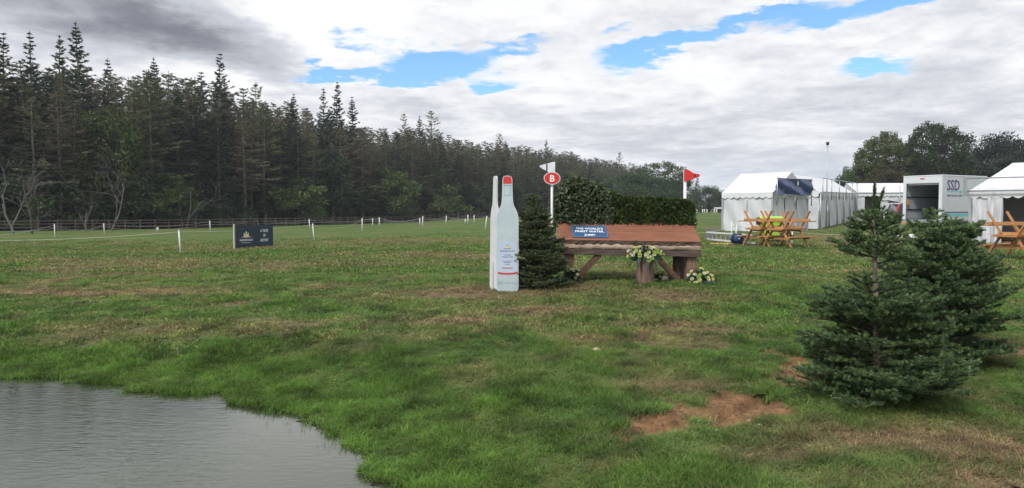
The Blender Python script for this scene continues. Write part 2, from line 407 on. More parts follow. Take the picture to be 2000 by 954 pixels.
def mat_ground():
    m, nt = new_mat('turf'); a = node(nt, 'ShaderNodeAttribute', attribute_name='dry'); so = node(nt, 'ShaderNodeAttribute', attribute_name='soil')
    we = node(nt, 'ShaderNodeAttribute', attribute_name='wet'); nearA = node(nt, 'ShaderNodeAttribute', attribute_name='near')
    geo = node(nt, 'ShaderNodeNewGeometry').outputs['Position']
    col, fine = turf_colour(nt, a.outputs['Fac'])
    # the thatch and earth between the blades, seen where the blades are built
    th = mix_rgb(nt, ramp(nt, fine, .3, .7), (.062, .052, .028), (.115, .092, .052))
    k = node(nt, 'ShaderNodeMath', operation='MULTIPLY'); nt.links.new(nearA.outputs['Fac'], k.inputs[0]); k.inputs[1].default_value = .45
    col = mix_rgb(nt, k.outputs[0], col, th)
    # far turf: grain of blades too small to build
    gr = noise_n(nt, geo, 26, 3, .7); col = mix_rgb(nt, ramp(nt, gr, .3, .75), col, mix_rgb(nt, .5, col, (.02, .03, .01)))
    s = mix_rgb(nt, ramp(nt, noise_n(nt, geo, 7, 6, .65), .3, .7), SOIL, (.12, .068, .036))
    s = mix_rgb(nt, ramp(nt, noise_n(nt, geo, 45, 3, .6), .62, .75), s, (.32, .24, .16))
    s = mix_rgb(nt, ramp(nt, noise_n(nt, geo, 18, 5, .7), .5, .72), s, (.085, .052, .032))
    col = mix_rgb(nt, so.outputs['Fac'], col, s)
    col = mix_rgb(nt, we.outputs['Fac'], col, (.022, .026, .012))
    p = node(nt, 'ShaderNodeBsdfPrincipled'); p.inputs['Roughness'].default_value = .95; p.inputs['Specular IOR Level'].default_value = .1; nt.links.new(col, p.inputs['Base Color'])
    b = node(nt, 'ShaderNodeBump'); b.inputs['Strength'].default_value = .7; b.inputs['Distance'].default_value = .05
    hsum = node(nt, 'ShaderNodeMath', operation='ADD'); nt.links.new(noise_n(nt, geo, 14, 4, .7), hsum.inputs[0]); nt.links.new(noise_n(nt, geo, 3, 3, .6), hsum.inputs[1])
    nt.links.new(hsum.outputs[0], b.inputs['Height']); nt.links.new(b.outputs[0], p.inputs['Normal'])
    out = node(nt, 'ShaderNodeOutputMaterial'); nt.links.new(p.outputs[0], out.inputs[0]); return m
def mat_blade():
    m, nt = new_mat('grass_blade'); a = node(nt, 'ShaderNodeAttribute', attribute_name='dry', attribute_type='INSTANCER')
    col, fine = turf_colour(nt, a.outputs['Fac'])
    lu = node(nt, 'ShaderNodeAttribute', attribute_name='lush', attribute_type='INSTANCER')
    col = mix_rgb(nt, lu.outputs['Fac'], col, (.082, .160, .028))
    col = mix_rgb(nt, 1.0, col, (1.50, 1.45, 1.45), 'MULTIPLY')
    tv = node(nt, 'ShaderNodeAttribute', attribute_name='tv', attribute_type='INSTANCER'); tc_ = node(nt, 'ShaderNodeCombineColor')
    for k_ in range(3): nt.links.new(tv.outputs['Fac'], tc_.inputs[k_])
    col = mix_rgb(nt, 1.0, col, tc_.outputs[0], 'MULTIPLY')
    sh = node(nt, 'ShaderNodeAttribute', attribute_name='tone')
    mm = node(nt, 'ShaderNodeMix', data_type='RGBA', blend_type='MULTIPLY'); mm.inputs[0].default_value = 1
    nt.links.new(col, mm.inputs[6]); nt.links.new(sh.outputs['Color'], mm.inputs[7])
    p = node(nt, 'ShaderNodeBsdfPrincipled'); p.inputs['Roughness'].default_value = .5; p.inputs['Specular IOR Level'].default_value = .25; nt.links.new(mm.outputs[2], p.inputs['Base Color'])
    t = node(nt, 'ShaderNodeBsdfTranslucent'); nt.links.new(mm.outputs[2], t.inputs[0])
    mx = node(nt, 'ShaderNodeMixShader'); mx.inputs[0].default_value = .35; nt.links.new(p.outputs[0], mx.inputs[1]); nt.links.new(t.outputs[0], mx.inputs[2])
    out = node(nt, 'ShaderNodeOutputMaterial'); nt.links.new(mx.outputs[0], out.inputs[0]); return m
def mat_water():
    m, nt = new_mat('pond_water'); geo = node(nt, 'ShaderNodeNewGeometry').outputs['Position']
    p = node(nt, 'ShaderNodeBsdfPrincipled'); p.inputs['Base Color'].default_value = (.036, .046, .024, 1); p.inputs['Roughness'].default_value = .03; p.inputs['IOR'].default_value = 1.6; p.inputs['Specular IOR Level'].default_value = .6
    r = node(nt, 'ShaderNodeMapping'); r.inputs['Rotation'].default_value = (0, 0, R(-24)); r.inputs['Scale'].default_value = (1, 3.2, 1); nt.links.new(geo, r.inputs['Vector'])
    r2 = node(nt, 'ShaderNodeMapping'); r2.inputs['Rotation'].default_value = (0, 0, R(12)); r2.inputs['Scale'].default_value = (1, 2.2, 1); nt.links.new(geo, r2.inputs['Vector'])
    a = noise_n(nt, r.outputs[0], 5.5, 3, .5, .6); b = noise_n(nt, r2.outputs[0], 11, 2, .5, .3); amp = ramp(nt, noise_n(nt, geo, .45, 2), .3, .7)
    s = node(nt, 'ShaderNodeMath', operation='MULTIPLY_ADD'); nt.links.new(b, s.inputs[0]); s.inputs[1].default_value = .35; nt.links.new(a, s.inputs[2])
    bp = node(nt, 'ShaderNodeBump'); bp.inputs['Distance'].default_value = .013; nt.links.new(s.outputs[0], bp.inputs['Height'])
    st = node(nt, 'ShaderNodeMapRange'); nt.links.new(amp, st.inputs[0]); st.inputs[3].default_value = .06; st.inputs[4].default_value = .30; nt.links.new(st.outputs[0], bp.inputs['Strength'])
    nt.links.new(bp.outputs[0], p.inputs['Normal']); out = node(nt, 'ShaderNodeOutputMaterial'); nt.links.new(p.outputs[0], out.inputs[0]); return m
MT = {}
def mats():
    B = mat_basic
    MT.update(
        turf=mat_ground(), blade=mat_blade(), water=mat_water(),
        bark=B('conifer_bark', (.19, .165, .145), .9, (.11, .092, .08), 3, (1, 1, .3), .5, vary=.25), bark_grey=B('grey_bark', (.135, .13, .12), .9, (.085, .08, .075), 4, (1, 1, .3), .4),
        bark_dark=B('dark_bark', (.065, .052, .04), .9, (.04, .033, .026), 4, (1, 1, .3), .4), fir_bark=B('fir_bark', (.23, .20, .165), .85, (.13, .11, .09), 30, (1, 1, .4), .5),
        larch=mat_leaf('larch_needles', (.128, .136, .070), (.072, .090, .044), .28, scale=.22, vary=.28), larch_brown=mat_leaf('browning_larch_needles', (.178, .148, .098), (.112, .104, .064), .25, scale=.25, vary=.22),
        spruce=mat_leaf('spruce_needles', (.030, .054, .036), (.052, .076, .044), .15, scale=.5, vary=.22),
        broad=mat_leaf('broad_leaves', (.062, .100, .032), (.098, .132, .046), .3, scale=.4, vary=.25), broad_dark=mat_leaf('dark_broad_leaves', (.040, .068, .030), (.060, .088, .038), .25, scale=.3, vary=.2),
        broad_pale=mat_leaf('pale_broad_leaves', (.085, .115, .044), (.110, .122, .055), .3, scale=.3, vary=.1), broad_brown=mat_leaf('brown_broad_leaves', (.075, .058, .034), (.05, .048, .026), .3, scale=.4, vary=.1),
        cedar=mat_leaf('cedar_needles', (.020, .034, .026), (.030, .044, .030), .15, scale=.3, vary=.1),
        fir=mat_leaf('fir_needles', (.066, .122, .050), (.135, .205, .078), .25, .40, 5.5, .06, .45), fir_tip=mat_leaf('spruce_shoot_needles', (.056, .092, .038), (.105, .140, .058), .12, .45, 5, .06, .4),
        ivy=mat_leaf('ivy_leaves', (.028, .050, .022), (.066, .092, .040), .15, .5, 14, .05, .3), brush=mat_leaf('conifer_brush', (.050, .090, .028), (.105, .150, .044), .15, .6, 5, .05, .3), core=B('brush_twigs', (.012, .016, .008), 1, (.02, .018, .012), 8),
        fern=mat_leaf('dark_fern', (.012, .040, .024), (.028, .062, .040), .1, .4, 10, .05, .5), petal_y=mat_leaf('yellow_petals', (.66, .62, .20), (.74, .70, .42), .3, .6, 30, .12), petal_w=mat_leaf('cream_petals', (.74, .74, .62), (.62, .68, .48), .3, .6, 30, .1), petal_g=mat_leaf('lime_petals', (.36, .50, .10), (.48, .58, .22), .3, .6, 30, .12),
        plank=B('red_stained_plank', (.25, .100, .056), .65, (.175, .068, .040), 4, (.5, 9, 9), .5, 10, dirt=((.09, .05, .036), 2.2)), plank_end=B('weathered_end_grain', (.30, .24, .19), .85, (.18, .14, .11), 12, (1, 1, 1), .4),
        barkedge=B('ragged_bark_edge', (.105, .070, .050), .95, (.045, .032, .025), 7, (.6, 3, 5), 1.0, 10), strip=B('stripped_log', (.42, .33, .26), .8, (.25, .18, .135), 4, (.8, 4, 4), .7, 9, dirt=((.10, .07, .055), 4)),
        beam=B('dark_oak_beam', (.105, .076, .060), .8, (.065, .047, .038), 5, (.5, 4, 4), .5, 12), post_wood=B('sawn_post', (.22, .135, .095), .8, (.14, .085, .062), 6, (4, 4, .5), .5, 12), brace=B('brown_brace', (.125, .062, .040), .75, (.085, .044, .030), 6, (3, 3, 1), .4),
        stump=B('stump_bark', (.21, .145, .115), .95, (.11, .07, .055), 9, (3, 3, .4), 1.0, 14), log_end=B('cut_log_end', (.50, .42, .33), .85, (.33, .26, .19), 10, (1, 1, 1), .5),
        board=B('navy_sign_board', (.012, .024, .050), .35, (.014, .028, .055), 2, spec=.5), plaque=B('blue_plaque', (.026, .080, .175), .4, (.032, .090, .19), 3), plaque_rim=B('pale_blue_border', (.16, .26, .38), .45),
        white=B('white_plastic', (.66, .67, .68), .45, (.60, .61, .61), 4, dirt=((.55, .55, .5), 6)), letter=B('white_print', (.82, .83, .85), .5, (.8, .81, .83), 3), gold=B('sandstone_print', (.72, .55, .30), .5, (.78, .62, .36), 8), grey_print=B('grey_print', (.11, .17, .26), .5), red_print=B('red_print', (.62, .05, .045), .4, (.55, .045, .04), 4),
        bottle=B('bottle_print', (.42, .51, .56), .3, (.50, .59, .63), 2.2, spec=.5, coat=.3), bottle_lo=B('bottle_water_print', (.26, .34, .37), .3, (.5, .6, .63), 3), label=B('label_print', (.46, .55, .70), .35, (.50, .59, .73), 2), bottle_edge=B('white_cut_edge', (.60, .62, .65), .5, (.54, .56, .59), 3), glass_line=B('grey_line_print', (.30, .38, .42), .4), swirl=B('swirl_print', (.72, .79, .80), .35),
        red=B('red_flag_paint', (.62, .040, .035), .4, (.58, .036, .03), 3), white_flag=B('white_flag_paint', (.72, .76, .84), .4), blackband=B('black_band', (.02, .02, .022), .5), green_tape=B('dark_green_tape', (.02, .07, .055), .5),
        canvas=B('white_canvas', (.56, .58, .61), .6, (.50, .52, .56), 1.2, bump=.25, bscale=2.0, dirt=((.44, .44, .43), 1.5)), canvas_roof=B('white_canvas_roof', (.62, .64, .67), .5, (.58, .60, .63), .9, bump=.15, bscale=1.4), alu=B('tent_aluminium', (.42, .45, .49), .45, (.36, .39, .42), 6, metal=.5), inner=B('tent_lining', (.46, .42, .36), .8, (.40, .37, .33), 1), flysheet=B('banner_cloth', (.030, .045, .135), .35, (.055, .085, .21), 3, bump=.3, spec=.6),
        van=B('van_white', (.60, .63, .67), .3, (.58, .61, .65), 2, spec=.5, coat=.3), vanside=B('van_shaded_side', (.50, .53, .56), .35, (.48, .51, .54), 2, coat=.2), vandark=B('van_inside', (.42, .46, .50), .7, (.38, .42, .46), 3), rail=B('load_rail', (.03, .034, .04), .5), metal=B('galvanised_steel', (.40, .42, .44), .4, (.33, .35, .37), 8, metal=.7), orange=B('orange_lamp', (.75, .28, .03), .3), tyre=B('tyre_rubber', (.02, .02, .021), .85), ssd=B('purple_print', (.085, .050, .19), .4), teal=B('teal_print', (.16, .52, .52), .4), chassis=B('black_chassis', (.02, .021, .024), .6), cab=B('van_cab_paint', (.70, .72, .74), .25, coat=.5), glass=B('dark_glass', (.02, .026, .032), .05, spec=.8),
        carpaint=B('dark_blue_car_paint', (.022, .032, .052), .25, (.02, .03, .048), 2, coat=.8), tail=B('tail_lamp_red', (.65, .05, .05), .25, coat=.5), hub=B('alloy_wheel', (.42, .43, .45), .35, metal=.7),
        pine=B('picnic_table_wood', (.44, .225, .088), .6, (.36, .175, .066), 5, (6, 1, 6), .3, 14, vary=.12), lime=B('lime_bin_plastic', (.33, .56, .045), .4, (.30, .52, .04), 3), darkplastic=B('dark_plastic', (.018, .02, .022), .5), tealbin=B('dark_teal_plastic', (.014, .045, .06), .45), blue=B('blue_reel', (.03, .075, .20), .4, (.02, .05, .14), 5), hose=B('yellow_hose', (.60, .46, .14), .5), greyboard=B('grey_board', (.17, .165, .19), .7), cream=B('cream_rope', (.48, .48, .40), .7), greyrope=B('grey_rope', (.34, .36, .35), .7),
        fence=B('weathered_rail', (.16, .135, .115), .9, (.11, .092, .08), 4, (1, 1, 3), .3), stone=B('pale_pebble', (.46, .36, .25), .85, (.36, .27, .18), 20), navy=B('navy_fabric', (.02, .03, .07), .8), deck=B('wood_deck', (.26, .135, .075), .7, (.2, .1, .055), 4))
mats()

# ------------------------------------------------------------------ ground sheet
def graded(a, b, step, lo, hi, grow):
    c = list(np.arange(a, b + 1e-6, step)); s = step; x = c[-1]
    while x < hi: s = s * grow; x += s; c.append(x)
    s = step; x = c[0]; pre = []
    while x > lo: s = s * 1.12; x -= s; pre.append(x)
    return np.array(pre[::-1] + c)
def build_ground():
    xs_r = graded(0, 7.2, .05, 0, 1400, 1.065); xs = np.concatenate([-xs_r[:0:-1], xs_r])
    ys = graded(3.6, 12.0, .05, -300, 1600, 1.022)
    X, Y = np.meshgrid(xs, ys); Z = ground_h(X, Y)
    Z = np.where((Y < 3.4), np.minimum(Z, base_h(X, Y)), Z)
    nx, ny = len(xs), len(ys); V = np.stack([X, Y, Z], -1).reshape(-1, 3)
    i = np.arange(nx * ny).reshape(ny, nx); Q = np.stack([i[:-1, :-1], i[:-1, 1:], i[1:, 1:], i[1:, :-1]], -1).reshape(-1, 4)
    me = np_mesh('field', V, Q, True)
    sd = pond_sd(X, Y)
    for nm, a in (('dry', dry_mask(X, Y)), ('soil', soil_mask(X, Y)), ('wet', sst(.20, -.02, sd)), ('near', sst(40, 12, Y))):
        at_ = me.attributes.new(nm, 'FLOAT', 'POINT'); at_.data.foreach_set('value', a.ravel().astype(np.float32))
    o = link('field', me, MT['turf']); tag(o, 'mown grass field with worn brown patches sloping to a pond', 'ground', kind='structure')
    # the water surface, a little larger than the shoreline so the bank cuts it
    c = SH.mean(0); n = len(SH); rings = []
    for k in (1.05, .8, .5, .2): rings.append(np.stack([c[0] + (SH[:, 0] - c[0]) * k, c[1] + (SH[:, 1] - c[1]) * k, np.full(n, WATER)], -1))
    V = np.concatenate(rings + [np.array([[c[0], c[1], WATER]])]); Q = []
    for r in range(3):
        for k in range(n): Q.append((r * n + k, r * n + (k + 1) % n, (r + 1) * n + (k + 1) % n, (r + 1) * n + k))
    b = MB(); b.v = [tuple(v) for v in V]; b.f = Q + [(3 * n + k, 3 * n + (k + 1) % n, 4 * n) for k in range(n)]
    w = b.build('pond', MT['water'], smooth=True); tag(w, 'rippled grey green pond water in the left foreground', 'water', kind='structure')
build_ground()

# ------------------------------------------------------------------ grass
HIDE = bpy.data.collections.new('tuft_sources')
def make_tuft(name, nb, spread, hmin, hmax, w, lean, seed):
    rg = np.random.default_rng(seed); V = []; Fc = []; tone = []
    for _ in range(nb):
        a = rg.uniform(0, 2 * math.pi); r = spread * math.sqrt(rg.uniform()); x, y = r * math.cos(a), r * math.sin(a)
        h = rg.uniform(hmin, hmax); d = rg.uniform(0, 2 * math.pi); ln = h * rg.uniform(.15, lean); dx, dy = math.cos(d) * ln, math.sin(d) * ln
        s = rg.uniform(0, 2 * math.pi); wx, wy = math.cos(s) * w / 2, math.sin(s) * w / 2; hz = h * rg.uniform(.55, .95); b = len(V)
        V += [(x - wx, y - wy, -.01), (x + wx, y + wy, -.01), (x + dx * .35 + wx * .8, y + dy * .35 + wy * .8, hz * .6), (x + dx * .35 - wx * .8, y + dy * .35 - wy * .8, hz * .6), (x + dx, y + dy, hz), (x + dx, y + dy, hz)]
        Fc += [(b, b + 1, b + 2, b + 3), (b + 3, b + 2, b + 4, b + 5)]
        t = rg.uniform(.7, 1.3); straw = rg.uniform() < .10
        tone += [(t * (1.7 if straw else 1), t * (1.15 if straw else 1), t * (1.5 if straw else 1), 1)] * 6
    me = np_mesh(name, V, Fc, True); at_ = me.attributes.new('tone', 'FLOAT_COLOR', 'POINT'); at_.data.foreach_set('color', np.array(tone, np.float32).ravel())
    me.materials.append(MT['blade']); o = bpy.data.objects.new(name, me); HIDE.objects.link(o); return o
def scatter_group(coll):
    g = bpy.data.node_groups.new('scatter_tufts', 'GeometryNodeTree')
    g.interface.new_socket('Geometry', in_out='INPUT', socket_type='NodeSocketGeometry'); g.interface.new_socket('Geometry', in_out='OUTPUT', socket_type='NodeSocketGeometry')
    N, L = g.nodes, g.links
    gi, go = N.new('NodeGroupInput'), N.new('NodeGroupOutput'); ip = N.new('GeometryNodeInstanceOnPoints'); ci = N.new('GeometryNodeCollectionInfo')
    ci.inputs['Collection'].default_value = coll; ci.inputs['Separate Children'].default_value = True; ci.inputs['Reset Children'].default_value = True
    def named(nm, t):
        a = N.new('GeometryNodeInputNamedAttribute'); a.data_type = t; a.inputs['Name'].default_value = nm; return a.outputs['Attribute']
    L.new(gi.outputs[0], ip.inputs['Points']); L.new(ci.outputs[0], ip.inputs['Instance']); ip.inputs['Pick Instance'].default_value = True
    L.new(named('pick', 'INT'), ip.inputs['Instance Index']); L.new(named('rot', 'FLOAT_VECTOR'), ip.inputs['Rotation']); L.new(named('scl', 'FLOAT_VECTOR'), ip.inputs['Scale'])
    L.new(ip.outputs[0], go.inputs[0]); return g
def scatter_obj(name, P, pick, rot, scl, coll, extra, mat=None):
    me = bpy.data.meshes.new(name); me.vertices.add(len(P)); me.vertices.foreach_set('co', np.asarray(P, np.float32).ravel())
    a = me.attributes.new('pick', 'INT', 'POINT'); a.data.foreach_set('value', np.asarray(pick, np.int32))
    for nm, v in (('rot', rot), ('scl', scl)):
        a = me.attributes.new(nm, 'FLOAT_VECTOR', 'POINT'); a.data.foreach_set('vector', np.asarray(v, np.float32).ravel())
    for nm, v in extra.items():
        a = me.attributes.new(nm, 'FLOAT', 'POINT'); a.data.foreach_set('value', np.asarray(v, np.float32))
    o = link(name, me, mat); m = o.modifiers.new('scatter', 'NODES'); m.node_group = scatter_group(coll); return o
def build_grass():
    near = [make_tuft('tuft_a%d' % k, 26, .06, .03, .075, .0045, 1.9, 100 + k) for k in range(4)]
    tall = [make_tuft('tuft_b%d' % k, 20, .045, .06, .12, .0048, 1.0, 120 + k) for k in range(3)]
    mid = [make_tuft('tuft_c%d' % k, 34, .13, .03, .07, .010, 1.6, 140 + k) for k in range(3)]
    far = [make_tuft('tuft_d%d' % k, 30, .34, .035, .075, .028, .9, 160 + k) for k in range(2)]
    reed = [make_tuft('tuft_e%d' % k, 5, .05, .05, .13, .004, .35, 180 + k) for k in range(2)]
    def rosette(name, n, L, w, seed):
        rg = np.random.default_rng(seed); V, Fc, tone = [], [], []
        for k in range(n):
            a = k * 2.4 + rg.uniform(-.3, .3); l = L * rg.uniform(.6, 1.1); up = rg.uniform(.15, .7); d = np.array([math.cos(a), math.sin(a), up]); sd_ = np.array([-math.sin(a), math.cos(a), 0]); b = len(V)
            for t, q in ((0, .15), (.4, .8), (.75, 1), (1, .1)): c = d * l * t - np.array([0, 0, .5 * l * t * t]); V += [tuple(c - sd_ * w * q), tuple(c + sd_ * w * q)]
            Fc += [(b + 2 * i, b + 2 * i + 1, b + 2 * i + 3, b + 2 * i + 2) for i in range(3)]; tone += [(rg.uniform(.6, 1.0),) * 3 + (1,)] * 8
        me = np_mesh(name, V, Fc, True); at_ = me.attributes.new('tone', 'FLOAT_COLOR', 'POINT'); at_.data.foreach_set('color', np.array(tone, np.float32).ravel()); me.materials.append(MT['blade']); o = bpy.data.objects.new(name, me); HIDE.objects.link(o)
    for k in range(2): rosette('tuft_f%d' % k, 9 + 4 * k, .07 - .02 * k, .013 - .003 * k, 190 + k)
    P, pick, scl, dry, lush = [], [], [], [], []
    def wedge(y0, y1, dens):
        A = .70 * (y1 * y1 - y0 * y0); n = int(A * dens); y = np.sqrt(RNG.uniform(y0 * y0, y1 * y1, n)); x = RNG.uniform(-1, 1, n) * .70 * y + RNG.uniform(-.3, .3, n); return x, y
    def put(x, y, base, cnt, smin, smax, keep_dry, kindof):
        sd = pond_sd(x, y); so = soil_mask(x, y); dr = dry_mask(x, y); r = RNG.uniform(size=len(x))
        clump = fbm(x * 2.2, y * 2.2, 61, 3)
        if kindof == 'reed': ok = (sd < .04) & (sd > -.28) & (r < np.exp(sd * 9) * .9 * sst(.42, .6, fbm(x * 1.6, y * 1.6, 65, 3)))
        elif kindof == 'tall': ok = (sd > .0) & (so < .2) & (r < (sst(.50, .72, clump) * (1 - dr) * .9 + .7 * sst(1.1, .1, sd)))
        else: ok = (sd > -.03) & (so < r * .95 + .25 * (clump > .55)) & (r < (1 - dr * keep_dry) * (.45 + .8 * sst(.30, .55, clump)))
        x, y, sd, dr, clump = x[ok], y[ok], sd[ok], dr[ok], clump[ok]
        z = ground_h(x, y); z = np.where(sd < .02, np.maximum(z, WATER - .02), z); P.append(np.stack([x, y, z], -1)); pick.append(base + RNG.integers(0, cnt, len(x)))
        hs = RNG.uniform(smin, smax, len(x)); hv = hs * (.30 + .98 * clump ** 1.3) * (1 - .35 * dr); scl.append(np.stack([hs, hs, hv], -1))
        dry.append(np.clip(dr * 1.1 * RNG.uniform(.4, 1.3, len(x)), 0, 1)); lush.append(np.clip(sst(2.0, .2, sd) * .8 + .5 * sst(.55, .75, clump) * (1 - dr), 0, .95))
    x, y = wedge(4.2, 9.5, 800); put(x, y, 0, 4, .8, 1.25, .62, 'n')
    x, y = wedge(4.2, 13, 130); put(x, y, 4, 3, .7, 1.2, .5, 'tall')
    x, y = wedge(9.0, 19, 170); put(x, y, 7, 3, .8, 1.25, .55, 'n')
    x, y = wedge(18, 52, 24); k = RNG.uniform(size=len(x)) < sst(54, 24, y); put(x[k], y[k], 10, 2, .8, 1.25, .5, 'n')
    x, y = wedge(4.2, 12, 34); put(x, y, 14, 2, .6, 1.2, .0, 'n')
    x, y = wedge(4.4, 9.2, 420); put(x, y, 12, 2, .8, 1.2, 0, 'reed')
    # longer grass left standing round the jump and the bottles
    n = 900; x = RNG.uniform(-.6, 4.2, n); y = 13.3 + RNG.normal(0, .3, n) + .16 * np.abs(x - 1.5); put(x, y, 4, 3, .7, 1.3, .2, 'n')
    P = np.concatenate(P); pick = np.concatenate(pick); scl = np.concatenate(scl); dry = np.concatenate(dry); lush = np.concatenate(lush)
    rot = np.stack([RNG.normal(0, .12, len(P)), RNG.normal(0, .12, len(P)), RNG.uniform(0, 6.283, len(P))], -1)
    o = scatter_obj('grass', P, pick, rot, scl, HIDE, dict(dry=dry, lush=lush, tv=np.clip(.22 + 1.5 * fbm(P[:, 0] * 4.5, P[:, 1] * 4.5, 71, 3) + RNG.normal(0, .16, len(P)), .35, 1.7)), MT['blade'])
    tag(o, 'short green and straw coloured grass blades over the field', 'grass', kind='stuff'); print('tufts', len(P))
build_grass()

# ------------------------------------------------------------------ trees: shared mesh sources
def cards(C, D, S, l, w):
    # elongated leaf cards: centre C, long direction D, side S, length l, width w -> quads
    l = l[:, None] / 2; w = w[:, None] / 2
    V = np.stack([C - D * l, C + S * w - D * l * .1, C + D * l, C - S * w - D * l * .1], 1).reshape(-1, 3)
    return V, np.arange(len(V), dtype=np.int32).reshape(-1, 4)
def unit(a): return a / (np.linalg.norm(a, axis=-1, keepdims=True) + 1e-9)
def side_of(D, rg):
    S = np.cross(D, unit(rg.normal(size=D.shape))); return unit(S)
def conifer_mesh(name, H, z0, Rm, seed, kind):
    rg = np.random.default_rng(seed); tr = MB()
    bx, by = rg.normal(0, .12, 2)
    ax = lambda z: np.array([bx * math.sin(z * .25), by * math.sin(z * .21), z])
    zs = np.linspace(-.6, H, 9); tr.tube([ax(z) for z in zs], [max(.018, (.011 * H) * (1 - max(z, 0) / H) ** .85 + .012) for z in zs], 6)
    C, D, l, w = [], [], [], []
    z = z0
    while z < H - .15:
        t = (z - z0) / (H - z0)
        prof = (1 - t) ** (.80 if kind == 'spruce' else .58) * (min(1, .45 + t * 3.0)) + .03
        n = rg.integers(3, 6) if kind != 'larch' else rg.integers(3, 5)
        a0 = rg.uniform(0, 6.28)
        for k in range(n):
            a = a0 + k * 6.283 / n + rg.normal(0, .3); L = Rm * prof * (rg.uniform(.5, 1.15) if kind == 'spruce' else rg.uniform(.35, 1.3))
            if rg.uniform() < .14: continue
            up = (-.28 + .75 * t) if kind == 'spruce' else (-.12 + .55 * t); up += rg.normal(0, .1)
            d = np.array([math.cos(a) * math.cos(up), math.sin(a) * math.cos(up), math.sin(up)]); o = ax(z)
            sag = (.10 if kind == 'spruce' else .05)
            tip = o + d * L + np.array([0, 0, (.10 if kind == 'spruce' else .05) * L])
            midp = o + d * L * .5 - np.array([0, 0, sag * L])
            if L > .5: tr.tube([o, midp, tip], [.010 + .012 * L, .012, .004], 3, False)
            m = int(max(4, L * (30 if kind == 'spruce' else 27)))
            s = rg.uniform(.12, 1, m) ** .8; q = (1 - s)[:, None] ** 2 * o + 2 * (s * (1 - s))[:, None] * midp + (s ** 2)[:, None] * tip
            lat = np.array([-math.sin(a), math.cos(a), 0]); lw = (rg.uniform(-1, 1, m) * (.34 if kind == 'spruce' else .38) * L * (1.05 - s) + rg.normal(0, .05, m))
            hang = rg.uniform(0, 1, m) * (.16 if kind == 'spruce' else .24) * min(1, L)
            q = q + lat * lw[:, None] - np.array([0, 0, 1]) * hang[:, None]
            dd = unit(d * .8 + lat * (np.sign(lw) * rg.uniform(.2, 1.1, m))[:, None] + np.array([0, 0, -1]) * rg.uniform(-.1, .8 if kind == 'spruce' else .7, m)[:, None] + rg.normal(0, .2, (m, 3)))
            C.append(q); D.append(dd); l.append(rg.uniform(.22, .5, m)); w.append(rg.uniform(.05, .12, m) * (1.25 if kind == 'spruce' else 1.0))
        z += rg.uniform(.26, .46) * (1 if kind == 'spruce' else 1.1)
    # leader
    m = 14; s = rg.uniform(0, 1, m); C.append(np.stack([np.zeros(m), np.zeros(m), H - 1.0 + s * 1.05], -1) + ax(H) * np.array([1, 1, 0])); D.append(unit(rg.normal(0, .5, (m, 3)) + np.array([0, 0, .8]))); l.append(rg.uniform(.15, .35, m)); w.append(rg.uniform(.04, .07, m))
    # dead lower branches
    zz = 1.5
    while zz < z0 + (H - z0) * .15:
        a = rg.uniform(0, 6.28); L = rg.uniform(.5, 2.0); o = ax(zz); dn = rg.uniform(-.5, .2)
        p1 = o + np.array([math.cos(a) * L * .5, math.sin(a) * L * .5, dn * L * .3]); p2 = o + np.array([math.cos(a + .2) * L, math.sin(a + .2) * L, dn * L])
        tr.tube([o, p1, p2], [.03, .02, .008], 3, False)
        for j in range(3):
            e = p1 + (p2 - p1) * rg.uniform(0, 1); tr.tube([e, e + rg.normal(0, .28, 3)], [.012, .005], 3, False)
        zz += rg.uniform(.18, .5)
    C, D = np.concatenate(C), np.concatenate(D); l, w = np.concatenate(l), np.concatenate(w)
    V, Q = cards(C, D, side_of(D, rg), l, w)
    return tr.mesh(name + '_trunk', True), np_mesh(name + '_crown', V, Q)
def broad_mesh(name, H, Rx, zc, rz, ncl, nleaf, leaf, seed, dome=False, clr=.13, trunk_r=None):
    rg = np.random.default_rng(seed); tr = MB(); th = max(.4, zc - rz * .75)
    r0 = trunk_r or .022 * H + .03
    tr.tube([(0, 0, -.5), (.03 * H * rg.normal() * .3, 0, th * .5), (0, 0, th)], [r0 * 1.25, r0, r0 * .8], 8)
    cl = []
    while len(cl) < ncl:
        p = unit(rg.normal(size=3)); rr = rg.uniform(.45, 1) ** .5 if not dome else rg.uniform(.72, 1) ** .5
        if p[2] < -.75: continue
        lump = 1 + (.04 if dome else .22) * math.sin(p[0] * 5 + seed) * math.cos(p[1] * 4.3 + seed * 2) + rg.normal(0, .015 if dome else .07)
        cl.append(np.array([p[0] * Rx, p[1] * Rx, p[2] * rz]) * rr * lump + np.array([0, 0, zc]))
    for k, c in enumerate(cl):
        if k % 2 == 0:
            b = np.array([0, 0, th * rg.uniform(.7, 1)]); mid = b * .5 + c * .5 + rg.normal(0, .05 * Rx, 3) - np.array([0, 0, .05 * rz])
            tr.tube([b, mid, c], [r0 * .42, r0 * .22, r0 * .05], 4, False)
    P = []
    per = nleaf // ncl
    for c in cl:
        p = np.clip(rg.normal(0, 1, (per, 3)), -1.5, 1.5) * np.array([clr * Rx, clr * Rx, clr * rz * .8]) + c; P.append(p)
    P = np.concatenate(P); n = len(P)
    out = unit(P - np.array([0, 0, zc])); D = unit(rg.normal(0, .8, (n, 3)) + out * .5 + np.array([0, 0, -.35]))
    V, Q = cards(P, D, side_of(D, rg), rg.uniform(.7, 1.4, n) * leaf, rg.uniform(.45, .8, n) * leaf)
    return tr.mesh(name + '_trunk', True), np_mesh(name + '_crown', V, Q)
